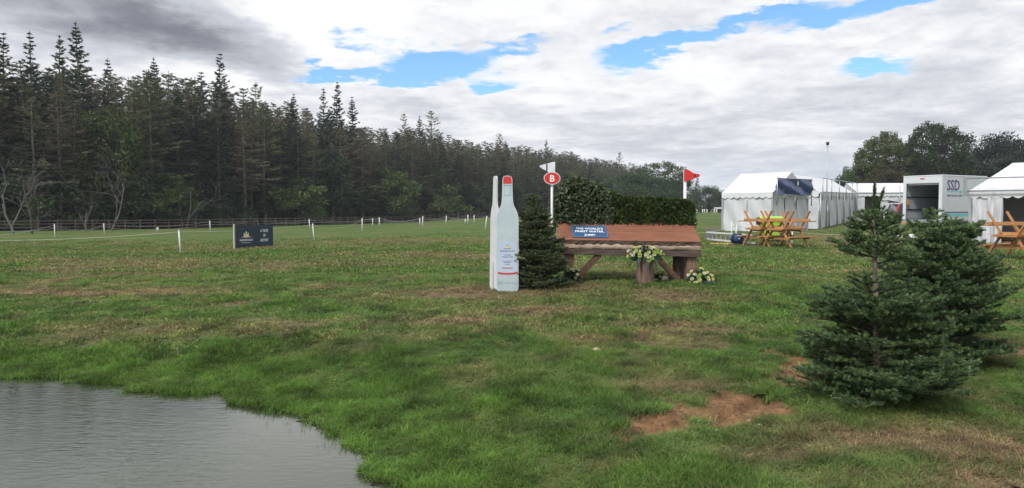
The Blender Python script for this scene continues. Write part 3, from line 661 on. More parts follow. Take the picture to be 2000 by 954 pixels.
def bare_mesh(name, H, seed, spread=.5, depth=5, r0=.10, lean=0.0):
    rg = np.random.default_rng(seed); tr = MB()
    def grow(p, d, L, r, k):
        pts = [p]; q = p.copy(); dd = d.copy()
        for i in range(3):
            dd = unit(dd + rg.normal(0, .16, 3) + np.array([0, 0, .04])); q = q + dd * L / 3; pts.append(q.copy())
        tr.tube(pts, [r, r * .85, r * .72, r * .6], 5 if k > 3 else 3, False)
        if k == 0: return
        for j in range(rg.integers(2, 4)):
            e = pts[rg.integers(1, 4)]; nd_ = unit(dd + rg.normal(0, spread, 3)); grow(e, nd_, L * rg.uniform(.55, .85), r * .55, k - 1)
    grow(np.array([0, 0, -.4]), unit(np.array([lean, 0, 1.0])), H * .42, r0, depth)
    return tr.mesh(name + '_limbs', True)
SRC = {}
def sources():
    for k in range(4): SRC['larch%d' % k] = (*conifer_mesh('larch', 18, (4.5, 6.0, 3.4, 5.0)[k], (3.3, 3.0, 3.6, 3.1)[k], 300 + k, 'larch'), 18)
    for k in range(3): SRC['spruce%d' % k] = (*conifer_mesh('spruce', 18, (3, 5, 4)[k], (2.9, 2.5, 2.7)[k], 330 + k, 'spruce'), 18)
    for k in range(3): SRC['bush%d' % k] = (*broad_mesh('bush', 6, 3.0, 2.6, 2.7, 60, 5200, .26, 350 + k), 5.3)
    SRC['tall_broad'] = (*broad_mesh('broadleaf', 12, 3.2, 6.6, 5.6, 90, 7000, .28, 360), 12.2)
sources()
def tree(name, src, loc, H, rz, crown_mat, trunk_mat, label, cat, group=None, wid=1.0):
    tm, cm, h0 = SRC[src]; e = empty(name, loc, rz, label, cat, group); s = H / h0; e.scale = (s * wid, s * wid, s)
    for nm, me, mt in (('trunk', tm, trunk_mat), ('crown', cm, crown_mat)):
        o = bpy.data.objects.new(nm, me); COL.objects.link(o); o.parent = e
        if len(me.materials) == 0: me.materials.append(MT[mt])
        o.material_slots[0].link = 'OBJECT'; o.material_slots[0].material = MT[mt]
    return e
# line of the wood's edge: from the near left corner away to the right
EDGE = [(-95, 50), (-72, 62), (-52, 77), (-40, 100), (-26, 127), (0, 188), (33, 245), (62, 292)]
def edge_pt(s):
    acc = 0
    for a, b in zip(EDGE[:-1], EDGE[1:]):
        l = math.hypot(b[0] - a[0], b[1] - a[1])
        if s <= acc + l:
            t = (s - acc) / l; n = ((b[1] - a[1]) / l, -(b[0] - a[0]) / l)
            return a[0] + (b[0] - a[0]) * t, a[1] + (b[1] - a[1]) * t, (-n[0], -n[1])
        acc += l
    return None
SKY_PX = [-400, 0, 100, 200, 300, 400, 480, 560, 620, 700, 800, 900, 1000, 1100, 1200, 1300, 1400]
SKY_PY = [60, 118, 128, 142, 150, 158, 186, 206, 218, 246, 258, 276, 284, 300, 316, 340, 360]
def top_for(x, y):
    px = CX + F * x / y; py = np.interp(px, SKY_PX, SKY_PY); return CAMZ + (HOR - py) / F * y
def build_wood():
    rg = random.Random(5); s = 0.0
    L = {'larch': 'grey brown larch in the wood', 'larchb': 'rusty brown larch in the wood', 'spruce': 'dark green spruce in the wood'}
    back = []
    def where(x, y, row):
        px = CX + F * x / y
        w = 'left of the tallest spire' if px < 130 else 'between the tallest spire and broad spruce' if px < 400 else 'above the navy sign' if px < 560 else 'under the paired spires' if px < 720 else 'midway between paired spires and bottles' if px < 860 else 'behind the bottles' if px < 1060 else 'behind the jump'
        return ', ' + ('front row ' if row == 0 else 'deeper ') + w
    for row in range(8):
        s = rg.uniform(0, 2); step = 3.1 if row < 4 else 3.6
        while True:
            e = edge_pt(s)
            if e is None: break
            s += step * rg.uniform(.75, 1.3) * (1 + .0022 * s)
            x, y, n = e; off = row * 3.3 + rg.uniform(-1.1, 1.1); x += n[0] * off; y += n[1] * off
            if y < 40 or abs(x / y) > .78 or x / y > .17: continue
            H = top_for(x, y) - gz(x, y); H *= rg.uniform(.90, 1.06) if row else rg.uniform(.78, 1.0)
            k = rg.random(); kind = 'larch' if k < .52 else ('larchb' if k < .78 else 'spruce')
            if row < 4:
                src = ('spruce%d' % rg.randrange(3)) if kind == 'spruce' else ('larch%d' % rg.randrange(4))
                tree('spruce_tree' if kind == 'spruce' else 'larch_tree', src, (x, y, gz(x, y) - .1), H, rg.uniform(0, 6.28), {'larch': 'larch', 'larchb': 'larch_brown', 'spruce': 'spruce'}[kind], 'bark', L[kind] + where(x, y, row), 'tree', {'larch': 'grey brown larches of the wood', 'larchb': 'rusty larches of the wood', 'spruce': 'spruces of the wood'}[kind], rg.uniform(1.1, 1.65))
            else: back.append((x, y, gz(x, y) - .1, H * .97, rg.uniform(0, 6.28), rg.randrange(4)))
    # spires that stand clear above the skyline
    for px, py, Y, sp, m, lab in ((150, 42, 88, 'spruce1', 'spruce', 'tallest spiky spruce rising above the left end of the wood'), (58, 58, 86, 'spruce2', 'spruce', 'pointed dark spruce near the left picture edge above the wood'), (112, 66, 92, 'spruce0', 'spruce', 'pointed dark spruce beside the tallest spire of the wood'), (5, 62, 84, 'spruce0', 'spruce', 'dark spruce top cut by the left picture edge'),
                              (428, 103, 104, 'spruce0', 'spruce', 'broad dark spruce standing clear over the dip in the wood skyline'), (210, 112, 98, 'spruce2', 'spruce', 'flat topped spruce right of the tallest spire'), (302, 112, 100, 'spruce1', 'spruce', 'thin spruce tip between the tallest spire and the broad spruce'), (500, 158, 112, 'larch1', 'larch', 'feathery larch top right of the broad dark spruce'), (572, 182, 118, 'spruce1', 'spruce', 'slim dark spruce tip left of the paired spires'),
                              (632, 170, 124, 'spruce2', 'spruce', 'left tree of the paired dark spires above the wood'), (656, 158, 127, 'spruce0', 'spruce', 'right and taller tree of the paired dark spires'), (688, 188, 129, 'spruce1', 'spruce', 'dark spruce stepping down right of the paired spires'), (790, 222, 150, 'larch3', 'larch_brown', 'airy brown larch poking out of the middle of the skyline'), (820, 226, 156, 'spruce1', 'spruce', 'thin dark spruce right of the airy brown larch'), (842, 215, 158, 'larch0', 'larch', 'taller olive larch right of the thin dark spruce'),
                              (975, 258, 190, 'larch1', 'larch_brown', 'brown larch tip above the white bottle'), (1068, 272, 206, 'spruce0', 'spruce', 'small dark spruce tip above the white flag')):
        p = at(px, py, Y); g = gz(p.x, p.y)
        tree('spruce_tree' if m == 'spruce' else 'larch_tree', sp, (p.x, p.y, g - .1), p.z - g, rg.uniform(0, 6.28), m, 'bark', lab, 'tree', None, 1.0)
    # depths of the wood, read as one mass behind the edge trees
    src_c = bpy.data.collections.new('wood_sources')
    for k in range(4):
        j = MB(); me = SRC['larch%d' % k][1].copy(); me.materials.clear(); me.materials.append(MT['larch' if k % 2 else 'spruce']); o = bpy.data.objects.new('wood_source_%d' % k, me); src_c.objects.link(o)
    me = SRC['bush0'][1].copy(); me.materials.clear(); me.materials.append(MT['broad_dark']); src_c.objects.link(bpy.data.objects.new('wood_source_4', me))
    for i in range(190):
        e_ = edge_pt(10 + i * 1.55)
        if e_ is None: break
        of = 9 + rg.uniform(0, 14); x, y = e_[0] + e_[2][0] * of, e_[1] + e_[2][1] * of
        if y > 40 and abs(x / y) < .8: back.append((x, y, gz(x, y) - .3, 18 * rg.uniform(.8, 1.25), rg.uniform(0, 6.28), 4))
    P = [b[:3] for b in back]; sc = [(b[3] / 18 * 1.35, b[3] / 18 * 1.35, b[3] / 18) for b in back]
    o = scatter_obj('wood', P, [b[5] for b in back], [(0, 0, b[4]) for b in back], sc, src_c, {}, MT['larch'])
    tag(o, 'dark depths of the conifer wood behind its edge trees', 'wood', kind='stuff'); print('wood back', len(back))
    # broadleaved understorey along the edge
    for i, (px, py, top, src, mt, wid, lab) in enumerate(((215, 452, 205, 'tall_broad', 'broad', 1.0, 'tall leafy green tree at the wood edge above the tangle of dead branches'), (300, 448, 338, 'bush1', 'broad', 1.25, 'large spreading green bush at the foot of the wood left of the navy sign'), (445, 444, 362, 'bush0', 'broad_dark', 1.2, 'dark rounded bush at the foot of the wood just left of the navy sign'),
                              (565, 441, 345, 'bush2', 'broad', 1.2, 'green bush at the foot of the wood right of the navy sign'), (650, 440, 290, 'tall_broad', 'broad_dark', 1.25, 'big dark leafy tree at the wood edge left of the bottles'), (740, 438, 330, 'bush1', 'broad', 1.2, 'green leafy bush at the wood edge between dark leafy trees'), (815, 436, 352, 'bush2', 'broad_pale', 1.15, 'yellowish green bush at the foot of the wood'), (860, 434, 338, 'bush0', 'broad', 1.2, 'rounded green bush halfway between paler bush and the bottles'),
                              (925, 432, 360, 'bush1', 'broad_dark', 1.2, 'dark bush at the wood edge just left of the bottles'), (1000, 428, 345, 'tall_broad', 'broad_dark', 1.3, 'dark leafy tree at the wood edge behind the bottles'), (20, 458, 408, 'bush0', 'broad', 1.5, 'low green bush at the wood edge by the left picture edge'), (1105, 424, 330, 'tall_broad', 'broad', 1.3, 'green leafy tree behind the ivy brush'), (1165, 422, 345, 'bush2', 'broad_dark', 1.3, 'dark bush behind the clipped part of the brush'))):
        Y = {0: 0}.get(i, 0); xx = (px - CX) / F
        # depth where this sight line crosses a line just inside the wood's edge
        best = None
        for j in range(0, 3400):
            e = edge_pt(j * .1)
            if e is None: break
            x, y = e[0] - e[2][0] * .3, e[1] - e[2][1] * .3
            if y > 30 and (best is None or abs(x / y - xx) < best[0]): best = (abs(x / y - xx), x, y)
        x, y = best[1], best[2]; g = gz(x, y); H = CAMZ + (HOR - top) / F * y - g
        tree('broadleaf_tree' if 'tree' in lab else 'leafy_bush', src, (x, y, g - .1), H, i * 1.3, mt, 'bark_dark', lab, 'tree' if 'tree' in lab else 'bush', None, wid)
    for i in range(40):
        s = 22 + i * 6.2 + rg.uniform(-2, 2); e = edge_pt(s)
        if e is None: continue
        x, y = e[0] + e[2][0] * rg.uniform(1, 5), e[1] + e[2][1] * rg.uniform(1, 5); g = gz(x, y)
        if y < 50 or abs(x / y) > .76: continue
        tree('leafy_bush', ('bush%d' % rg.randrange(3)) if i % 4 else 'tall_broad', (x, y, g - .2), rg.uniform(4, 8) if i % 4 else rg.uniform(8, 11), rg.uniform(0, 6), ('broad_dark', 'broad')[i % 3 == 0], 'bark_dark', 'green undergrowth at the edge of the wood' + where(x, y, 1).replace('deeper ', ''), 'bush', 'undergrowth bushes of the wood', 1.4)
    # dead and bare trees in front of the wood at the left
    for px, py, top, seed, sp, r0, lean, lab in ((28, 458, 285, 1, .38, .13, -.1, 'pale bare tree with upright limbs near the left picture edge'), (62, 457, 300, 2, .36, .12, .12, 'pale leaning bare tree beside the upright bare tree'), (215, 452, 300, 3, .75, .10, .25, 'tangled arching dead tree under the tall leafy green tree'), (170, 452, 345, 4, .8, .08, -.2, 'low tangle of dead grey branches left of the arching dead tree'), (362, 447, 250, 5, .5, .10, .05, 'bare grey tree with spreading twigs above the leaning white stake')):
        p = hit(px, py); e = empty('bare_tree', (p.x, p.y, p.z), 0, lab, 'tree'); y = p.y
        me = bare_mesh('bare', CAMZ + (HOR - top) / F * y - p.z, 400 + seed, sp, 5, r0, lean); link('limbs', me, MT['bark_grey'], e)
build_wood()
def build_far_trees():
    def src(k, *a, **kw): SRC[k] = (*broad_mesh(k, *a, **kw), a[2] + a[3])
    src('dome_a', 17, 6.3, 9.2, 8.2, 230, 21000, .40, 501, dome=True, clr=.075); src('dome_b', 18, 7.2, 9.6, 8.8, 280, 25000, .40, 502, dome=True, clr=.075)
    src('wide', 15, 7, 8.5, 5, 90, 5600, .42, 503, dome=True, clr=.09); src('round', 12, 6, 5.6, 5.6, 110, 9500, .42, 504, clr=.13); src('cedar', 16, 8, 8.5, 6.5, 90, 10000, .42, 505, clr=.11)
    for px, py, top, Y, sc, mt, wid, lab, nm in ((1728, 362, 261, 120, 'dome_a', 'broad_pale', .92, 'pale green domed tree left of the big dark domed tree', 'domed_tree'), (1828, 352, 243, 118, 'dome_b', 'broad_dark', .90, 'big dark domed tree standing behind the open van', 'domed_tree'),
        (1905, 352, 262, 135, 'cedar', 'cedar', 1.0, 'dark layered cedar right of the big domed tree', 'cedar_tree'), (1965, 352, 272, 130, 'cedar', 'cedar', 1.0, 'dark cedar above the ridge of the right hand tent', 'cedar_tree'), (2030, 352, 258, 138, 'cedar', 'cedar', 1.0, 'cedar at the right picture edge', 'cedar_tree'), (1700, 372, 322, 125, 'round', 'broad', 1.0, 'low green tree at the foot of the pale domed tree', 'broadleaf_tree'), (1735, 372, 335, 112, 'round', 'broad_brown', .8, 'brownish shrub above the far marquee roof', 'shrub'), (1668, 375, 330, 128, 'round', 'broad_pale', .6, 'small pale tree at the left end of the domed trees', 'broadleaf_tree'), (1655, 372, 352, 118, 'round', 'broad_dark', .8, 'dark bush showing over the marquee roof', 'shrub'), (1780, 372, 318, 126, 'round', 'broad_dark', 1.0, 'dark tree filling the foot of the domed trees', 'broadleaf_tree'), (1850, 372, 312, 124, 'round', 'broad_dark', 1.1, 'dark low tree right behind the van roof', 'broadleaf_tree'), (1940, 372, 312, 122, 'round', 'cedar', 1.2, 'dark low evergreen behind the right hand tent', 'evergreen'), (2010, 372, 312, 122, 'round', 'cedar', 1.2, 'dark low evergreen behind the tent by the right picture edge', 'evergreen'),
        (1290, 420, 316, 205, 'wide', 'broad', 1.0, 'spreading tree with open limbs above the clipped brush', 'broadleaf_tree'), (1240, 420, 340, 195, 'round', 'broad_dark', .95, 'dark round tree left of the spreading tree', 'broadleaf_tree'), (1288, 420, 345, 190, 'round', 'broad_dark', 1.2, 'wide dark tree under the spreading tree', 'broadleaf_tree'), (1330, 420, 352, 200, 'round', 'broad_dark', 1.0, 'dark tree behind the red flag pole', 'broadleaf_tree'), (1362, 420, 345, 210, 'spruce0', 'spruce', 1.5, 'dark evergreen right of the red flag', 'evergreen'), (1385, 420, 366, 215, 'round', 'broad_dark', 1.0, 'low dark tree between red flag and the left marquee', 'broadleaf_tree'), (1405, 420, 374, 220, 'round', 'broad_brown', 1.0, 'brownish low tree touching the left marquee wall', 'broadleaf_tree'), (1430, 420, 378, 225, 'round', 'broad_dark', 1.1, 'low dark tree behind the left marquee', 'broadleaf_tree'), (1210, 420, 296, 225, 'larch1', 'larch_brown', .9, 'thin bare looking larch at the right end of the wood', 'larch_tree'), (1262, 420, 318, 235, 'larch3', 'larch_brown', .9, 'faint brown larch left of the spreading tree', 'larch_tree'), (1195, 420, 345, 205, 'round', 'broad_dark', 1.0, 'dark round tree where the wood ends', 'broadleaf_tree'), (1350, 420, 382, 190, 'bush0', 'broad_dark', 1.5, 'dark bush at the far field edge behind the red flag pole', 'shrub')):
        p = at(px, top, Y); g = gz(p.x, p.y); tree(nm, sc, (p.x, p.y, g - .3), p.z - g + .3, px * .37, mt, 'bark_dark', lab, 'bush' if nm == 'shrub' else 'tree', None, wid)
build_far_trees()

# ------------------------------------------------------------------ cut Christmas firs near the camera
def needle_tris(P0, P1, per_m, ln, wd, rg, up_bias=.35):
    P0, P1 = np.asarray(P0), np.asarray(P1); Ls = np.linalg.norm(P1 - P0, axis=1); n = np.maximum(4, (Ls * per_m).astype(int)); idx = np.repeat(np.arange(len(P0)), n); N = len(idx)
    t = rg.uniform(0, 1, N); A = unit(P1 - P0)[idx]; C = P0[idx] + (P1 - P0)[idx] * t[:, None]
    rad = rg.normal(size=(N, 3)) + np.array([0, 0, up_bias]); rad = unit(rad - A * (rad * A).sum(1, keepdims=True))
    D = unit(A * rg.uniform(.45, .95, N)[:, None] + rad * .85 + np.array([0, 0, .12])); S = unit(np.cross(D, rad + rg.normal(0, .3, (N, 3))))
    l = ln * rg.uniform(.75, 1.15, N)[:, None] * (1 - .35 * np.clip(t - .85, 0, 1)[:, None] * 4); w = wd * rg.uniform(.8, 1.2, N)[:, None] / 2
    V = np.stack([C - S * w, C + S * w, C + D * l * .7 + S * w * .8, C + D * l], 1).reshape(-1, 3)
    return V, np.arange(len(V), dtype=np.int32).reshape(-1, 4)
def fir(name, loc, whorls, H, seed, mat, label, cat='tree', per_m=760, ln=.028, wd=.0060, lean=(0, 0), twig=.092, leader=True):
    rg = np.random.default_rng(seed); e = empty(name, loc, 0, label, cat); tr = MB(); br = MB(); A, B = [], []
    axf = lambda z: np.array([lean[0] * (z / H) ** 1.4, lean[1] * (z / H) ** 1.4, z])
    zs = np.linspace(-.06, H - .32, 8); tr.tube([axf(max(z, -.06)) if z > 0 else np.array([0, 0, z]) for z in zs], [.030 * (1 - max(z, 0) / H) ** .8 + .007 for z in zs], 8)
    def shoot(p, d, L, lvl):
        # a shoot bends a little upward at its end; side shoots lie in a flat fan
        n = max(2, int(L / .06)); pts = [p]; q = p.copy(); dd = d.copy()
        for i in range(n):
            dd = unit(dd + np.array([0, 0, .035]) + rg.normal(0, .05, 3)); q = q + dd * L / n; pts.append(q.copy())
        for i in range(n):
            if lvl > 0 or i >= n * .22: A.append(pts[i]); B.append(pts[i + 1])
        br.tube([pts[0], pts[n // 2], pts[-1]], [.004 + .008 * L, .004 + .003 * L, .0025], 4, False)
        if lvl >= 2 or L < .10: return
        lat0 = unit(np.cross(d, np.array([0, 0, 1.0])))
        s = .20 * L + .03
        while s < L - .03:
            i = min(n - 1, int(s / L * n)); f = s / L - i / n; b = pts[i] + (pts[i + 1] - pts[i]) * max(0, f) * n
            for sg in (-1, 1):
                if rg.uniform() < .12: continue
                l2 = ((L - s) * rg.uniform(.45, .75) + .055) * (1 if lvl == 0 else .8)
                d2 = unit(dd * .62 + lat0 * sg * rg.uniform(.65, 1.0) + np.array([0, 0, rg.uniform(-.22, .14)]))
                shoot(b, d2, min(l2, .34), lvl + 1)
            s += twig * rg.uniform(.85, 1.4) * (1 if lvl == 0 else 1.25)
    for z, n, L, up in whorls:
        a0 = rg.uniform(0, 6.28)
        for k in range(n):
            a = a0 + 6.283 * k / n + rg.normal(0, .18); u = up + rg.normal(0, .09); zz = z + rg.normal(0, .025)
            shoot(axf(zz), np.array([math.cos(a) * math.cos(u), math.sin(a) * math.cos(u), math.sin(u)]), L * rg.uniform(.72, 1.12), 0)
    if leader:
        for k in range(2 if leader == 2 else 1):
            b = axf(H - .34); d = unit(np.array([.02 + .36 * k, .05 * k, 1.0])); [(A.append(b + d * .02 * j), B.append(b + d * (.02 * j + .10))) for j in range(12 if k == 0 else 10)]; br.tube([b, b + d * .28], [.009, .003], 5)
        for z in np.arange(H - .62, H - .3, .03): A.append(axf(z)); B.append(axf(z + .06))
    V, Q = needle_tris(A, B, per_m, ln, wd, rg)
    tr.build('trunk', MT['fir_bark'], e, True); br.build('branches', MT['bark_dark'], e, True)
    link('needles', np_mesh('needles', V, Q), MT[mat], e)['kind'] = 'stuff'; print(name, 'needles', len(Q)); return e
def build_firs():
    p = hit(1712, 776)
    W = [(z, 9, L, u) for z, L, u in ((.09, .84, .00), (.20, .82, .03), (.31, .78, .06), (.44, .73, .08), (.57, .63, .12), (.68, .60, .13), (.78, .50, .15))]
    W = [(.04, 10, .80, -.03)] + W
    W += [(.90, 5, .54, .14), (1.22, 6, .44, .28), (1.34, 5, .34, .45), (1.46, 5, .30, .60), (1.56, 4, .20, .75)]
    fir('fir_tree', p, W, 1.95, 601, 'fir', 'near left fir with bare stem and forked tip beside the bare earth', lean=(-.08, 0), leader=2)
    p = hit(1845, 706)
    W = [(z, 8, L, u) for z, L, u in ((.06, .62, -.02), (.16, .68, .00), (.28, .74, .05), (.42, .78, .10), (.56, .78, .14), (.69, .76, .19), (.82, .72, .25), (.95, .67, .33), (1.07, .58, .43), (1.19, .48, .55), (1.29, .36, .72))]
    fir('fir_tree', p, W, 1.58, 602, 'fir', 'bushier fir standing behind and right of the forked fir', lean=(-.05, 0), leader=2, per_m=640, ln=.032, wd=.0066, twig=.090)
    p = hit(1055, 563)
    W = [(z, 9, L, u) for z, L, u in ((.05, .60, -.04), (.12, .62, 0), (.2, .60, .03), (.28, .58, .05), (.36, .57, .07), (.46, .55, .10), (.56, .53, .12), (.66, .49, .15), (.74, .47, .18), (.82, .45, .21), (.90, .42, .25), (.98, .39, .3), (1.06, .36, .34), (1.14, .33, .4), (1.22, .30, .45))] + [(1.27, 5, .28, .5), (1.38, 5, .26, .75), (1.47, 4, .2, .9)]
    fir('spruce_sapling', p, W, 1.70, 603, 'fir_tip', 'young spruce leaning towards the bottle at the left end of the jump', lean=(-.16, 0), per_m=420, ln=.026, wd=.0075, twig=.085)
build_firs()

# ------------------------------------------------------------------ bottle cut-outs
def emblem(parent, o, ex, ey, s, base='grey_print', body='gold'):
    o, ex, ey = Vector(o), Vector(ex), Vector(ey); ez = ex.cross(ey)
    b = MB(); P = lambda poly: b.prism([(x * s, y * s) for x, y in poly], o, ex, ey, ez, .002)
    for x0, x1, h in ((-.36, -.20, .46), (-.19, -.07, .38), (.07, .19, .38), (.20, .36, .46)): P(((x0, .07), (x1, .07), (x1, h), (x0, h)))
    P(((-.06, .07), (.06, .07), (.06, .50), (-.06, .50))); b.build('emblem', MT[body], parent)
    b = MB()
    for poly in (((-.66, 0), (.66, 0), (.66, .06), (-.66, .06)), ((-.13, .52), (.13, .52), (0, .72)), ((-.36, .47), (-.30, .47), (-.30, .53), (-.36, .53)), ((.30, .47), (.36, .47), (.36, .53), (.30, .53))): P(poly)
    b.build('emblem_base', MT[base], parent)
def bottle_outline(inset=0.0):
    half = [(.130, 0), (.165, .012), (.184, .045), (.189, .10), (.190, 1.22), (.183, 1.29), (.164, 1.36), (.136, 1.42), (.110, 1.47), (.097, 1.53), (.091, 1.62), (.086, 1.76), (.084, 1.88), (.080, 1.93), (.062, 1.96), (.03, 1.972)]
    r = [(max(.01, x - inset), min(max(z, inset), 1.972 - inset)) for x, z in half]
    return r + [(-x, z) for x, z in reversed(r)]
def bottle(loc, rz, label, printed, lean=0.0):
    e = empty('bottle_cutout', loc, rz, label, 'cutout'); e.rotation_euler = (0, lean, rz)
    ex, ey, ez = (1, 0, 0), (0, 0, 1), (0, -1, 0)
    MB().prism(bottle_outline(), (0, .012, 0), ex, ey, ez, .024).build('board', MT['bottle_edge'], e)
    f = -.012
    MB().prism(bottle_outline(.012), (0, f, 0), ex, ey, ez, .0015).build('bottle_picture', MT['bottle'], e)
    f -= .002
    band = lambda poly, m, n, d=0: MB().prism(poly, (0, f - d, 0), ex, ey, ez, .0015).build(n, MT[m], e)
    cap = [(x, z) for x, z in bottle_outline(.012) if z > 1.86]; band([(.070, 1.835)] + cap + [(-.070, 1.835)], 'red_print', 'cap')
    band(((-.072, 1.80), (.072, 1.80), (.072, 1.815), (-.072, 1.815)), 'glass_line', 'neck_ring'); 
    for a, b_, c, d in ((-.058, -.052, 1.645, 1.79), (.052, .058, 1.645, 1.79), (-.058, .058, 1.637, 1.645)): band(((a, c), (b_, c), (b_, d), (a, d)), 'glass_line', 'neck_label_line')
    w = .168; curve = [(w * math.cos(t), -.028 * math.sin(t)) for t in np.linspace(0, math.pi, 13)]
    lab = band([(w, .86), (-w, .86)] + [(-x, .355 + y) for x, y in curve], 'label', 'label')
    band([(x, .350 + y) for x, y in curve] + [(-x, .322 + y) for x, y in curve], 'red_print', 'label_stripe', .0005)
    wave = [(x, .205 - .03 * math.sin((x + .17) * 9)) for x in np.linspace(-w, w, 11)]; low = [(x, .115 + .03 * math.cos(x * 8)) for x in np.linspace(w, -w, 11)]
    band(wave + low, 'bottle_lo', 'water_line'); 
    fy = f - .002
    emblem(e, (0, fy, .735), ex, ey, .10)
    for s_, z, size, m, bold in (('BLENHEIM PALACE', .688, .030, 'grey_print', 0), ('NATURAL', .622, .024, 'grey_print', 0), ('MINERAL WATER', .588, .024, 'grey_print', 0), ('SPARKLING', .395, .034, 'red_print', .0008)):
        put_text(s_, size, MT[m], e, (0, fy, z), ex, ey, bold=bold)
    for z, l in ((.520, .075), (.497, .055), (.468, .04)): MB().prism(((-l, z), (l, z), (l, z + .007), (-l, z + .007)), (0, fy, 0), ex, ey, ez, .0012).build('small_print', MT['grey_print'], e)
    MB().bar((0, .035, -.1), (0, .03, .5), .03, .03).build('stake', MT['white'], e); return e
p = hit(991, 569); p.z = gz(p.x, p.y) - .01
bottle(p, R(3), 'printed water bottle cutout with red cap facing the camera beside the young spruce', True)
p2 = at(972, 556, p.y + .32); bottle((p2.x - .065, p2.y, gz(p2.x, p2.y) - .01), R(112), 'second bottle cutout seen almost edge on with its pale back showing', True, R(-2.5))

# ------------------------------------------------------------------ the jump
JO = hit(1226, 551); JO.z = gz(JO.x, JO.y)
def ragged_bar(x0, x1, y0, y1, z0, z1, n, amp, rg, top_amp=None):
    # a rough sawn slab: front face and lower or upper edge uneven along its length
    b = MB(); V = []; ta = amp if top_amp is None else top_amp
    for i in range(n + 1):
        x = x0 + (x1 - x0) * i / n
        V += [(x, y0 + rg.normal() * amp, z0 + rg.normal() * amp), (x, y0 + rg.normal() * amp, (z0 + z1) / 2 + rg.normal() * amp), (x, y0 + rg.normal() * ta, z1 + rg.normal() * ta), (x, y1, z1), (x, y1, z0)]
    Fc = []
    for i in range(n):
        for k in range(5): a = i * 5 + k; c = i * 5 + (k + 1) % 5; Fc.append((a, c, c + 5, a + 5))
    Fc += [tuple(range(5)), tuple(n * 5 + k for k in reversed(range(5)))]
    return b.add(V, Fc)
def build_jump():
    rg = np.random.default_rng(8); W = 1.30
    e = empty('horse_jump', JO, R(-1), 'cross country horse jump with sloping red plank top on dark timber legs', 'jump'); e.rotation_euler = (0, R(.9), R(-1.0))
    # sloping plank top
    y0, z0, y1, z1 = .00, .765, .46, 1.10; d = Vector((0, y1 - y0, z1 - z0)).normalized(); nrm = Vector((0, -d.z, d.y)); b = MB()
    L = math.hypot(y1 - y0, z1 - z0)
    half = L / 2 - .002; planks = []
    for k in range(2):
        o = Vector((-W - .005 * k, y0, z0)) + d * (k * L / 2)
        pl = MB().prism(((0, 0), (2 * W - .01 + .04 * (1 - k), 0), (2 * W - .03 + .02 * (1 - k), half), (.0, half)), o, (1, 0, 0), d, -nrm, .085); planks.append(pl.build('plank', MT['plank'], e, bevel=.006))
    MB().prism(((0, 0), (.012, 0), (.012, L), (0, L)), Vector((-W - .018, y0, z0)), (1, 0, 0), d, -nrm, .08).build('end_board', MT['plank_end'], e)
    ragged_bar(-W, W + .03, -.005, .12, .685, .758, 46, .007, rg).build('bark_edge', MT['barkedge'], e)
    ragged_bar(-W + .09, W + .03, -.035, .30, .598, .682, 40, .006, rg, .010).build('stripped_log', MT['strip'], e, True)
    ragged_bar(-W + .05, W + .025, -.045, .30, .49, .594, 12, .002, rg).build('beam', MT['beam'], e, bevel=.006)
    MB().box((0, .75, .545), (2 * W - .1, .16, .11)).build('beam', MT['beam'], e, bevel=.006)
    MB().box((0, .72, .85), (2 * W - .06, .05, .40)).build('back_board', MT['beam'], e)
    for x, y, w, m in ((W - .135, .02, .185, 'post_wood'), (W - .34, .20, .10, 'beam'), (W - .20, .72, .16, 'beam'), (-W + .22, .02, .18, 'post_wood'), (-W + .22, .72, .16, 'beam')):
        MB().box((x, y + w / 2, .245 - .08), (w, w, .645)).build('post', MT[m], e, bevel=.008)
    MB().box((W - .30, .42, .22), (.20, .035, .50)).build('side_board', MT['post_wood'], e)
    for x0, x1 in ((W - .80, W - .36), (-W + .78, -W + .34)):
        MB().bar((x0, .06, .50), (x1, .06, .04), .10, .15, (0, 1, 0)).build('brace', MT['brace'], e, bevel=.006)
    MB().box((W - .18, .10, -.01), (.44, .5, .10)).build('ground_sill', MT['brace'], e, bevel=.008)
    # plaque
    o = Vector((-W + .28, y0, z0)) + d * .065 + nrm * .006; ex = Vector((1, 0, 0)); w, h = .66, L * .62
    plq = MB().prism(((0, 0), (w, 0), (w - .03, h), (-.03, h)), o, ex, d, nrm, .008).build('plaque', MT['plaque'], e)
    ow = o + nrm * .0085
    bd = MB(); t = .008
    for a in (((.012, .012), (w - .012, .012), (w - .012, .012 + t), (.012, .012 + t)), ((-.02, h - .012 - t), (w - .04, h - .012 - t), (w - .04, h - .012), (-.02, h - .012)), ((.012, .02), (.012 + t, .02), (-.02 + t, h - .02), (-.02, h - .02)), ((w - .012 - t, .02), (w - .012, .02), (w - .04, h - .02), (w - .04 - t, h - .02))): bd.prism(a, ow, ex, d, nrm, .0015)
    bd.build('border', MT['plaque_rim'], plq)
    for s_, v in (("THE WORLD'S", .66), ('FINEST WATER,', .42), ('JUMP!', .12)): put_text(s_, .074, MT['letter'], plq, ow + ex * (w / 2 - .012) + d * (h * v), ex, d, sx=1.06, bold=.0022)
    return e
jump = build_jump()

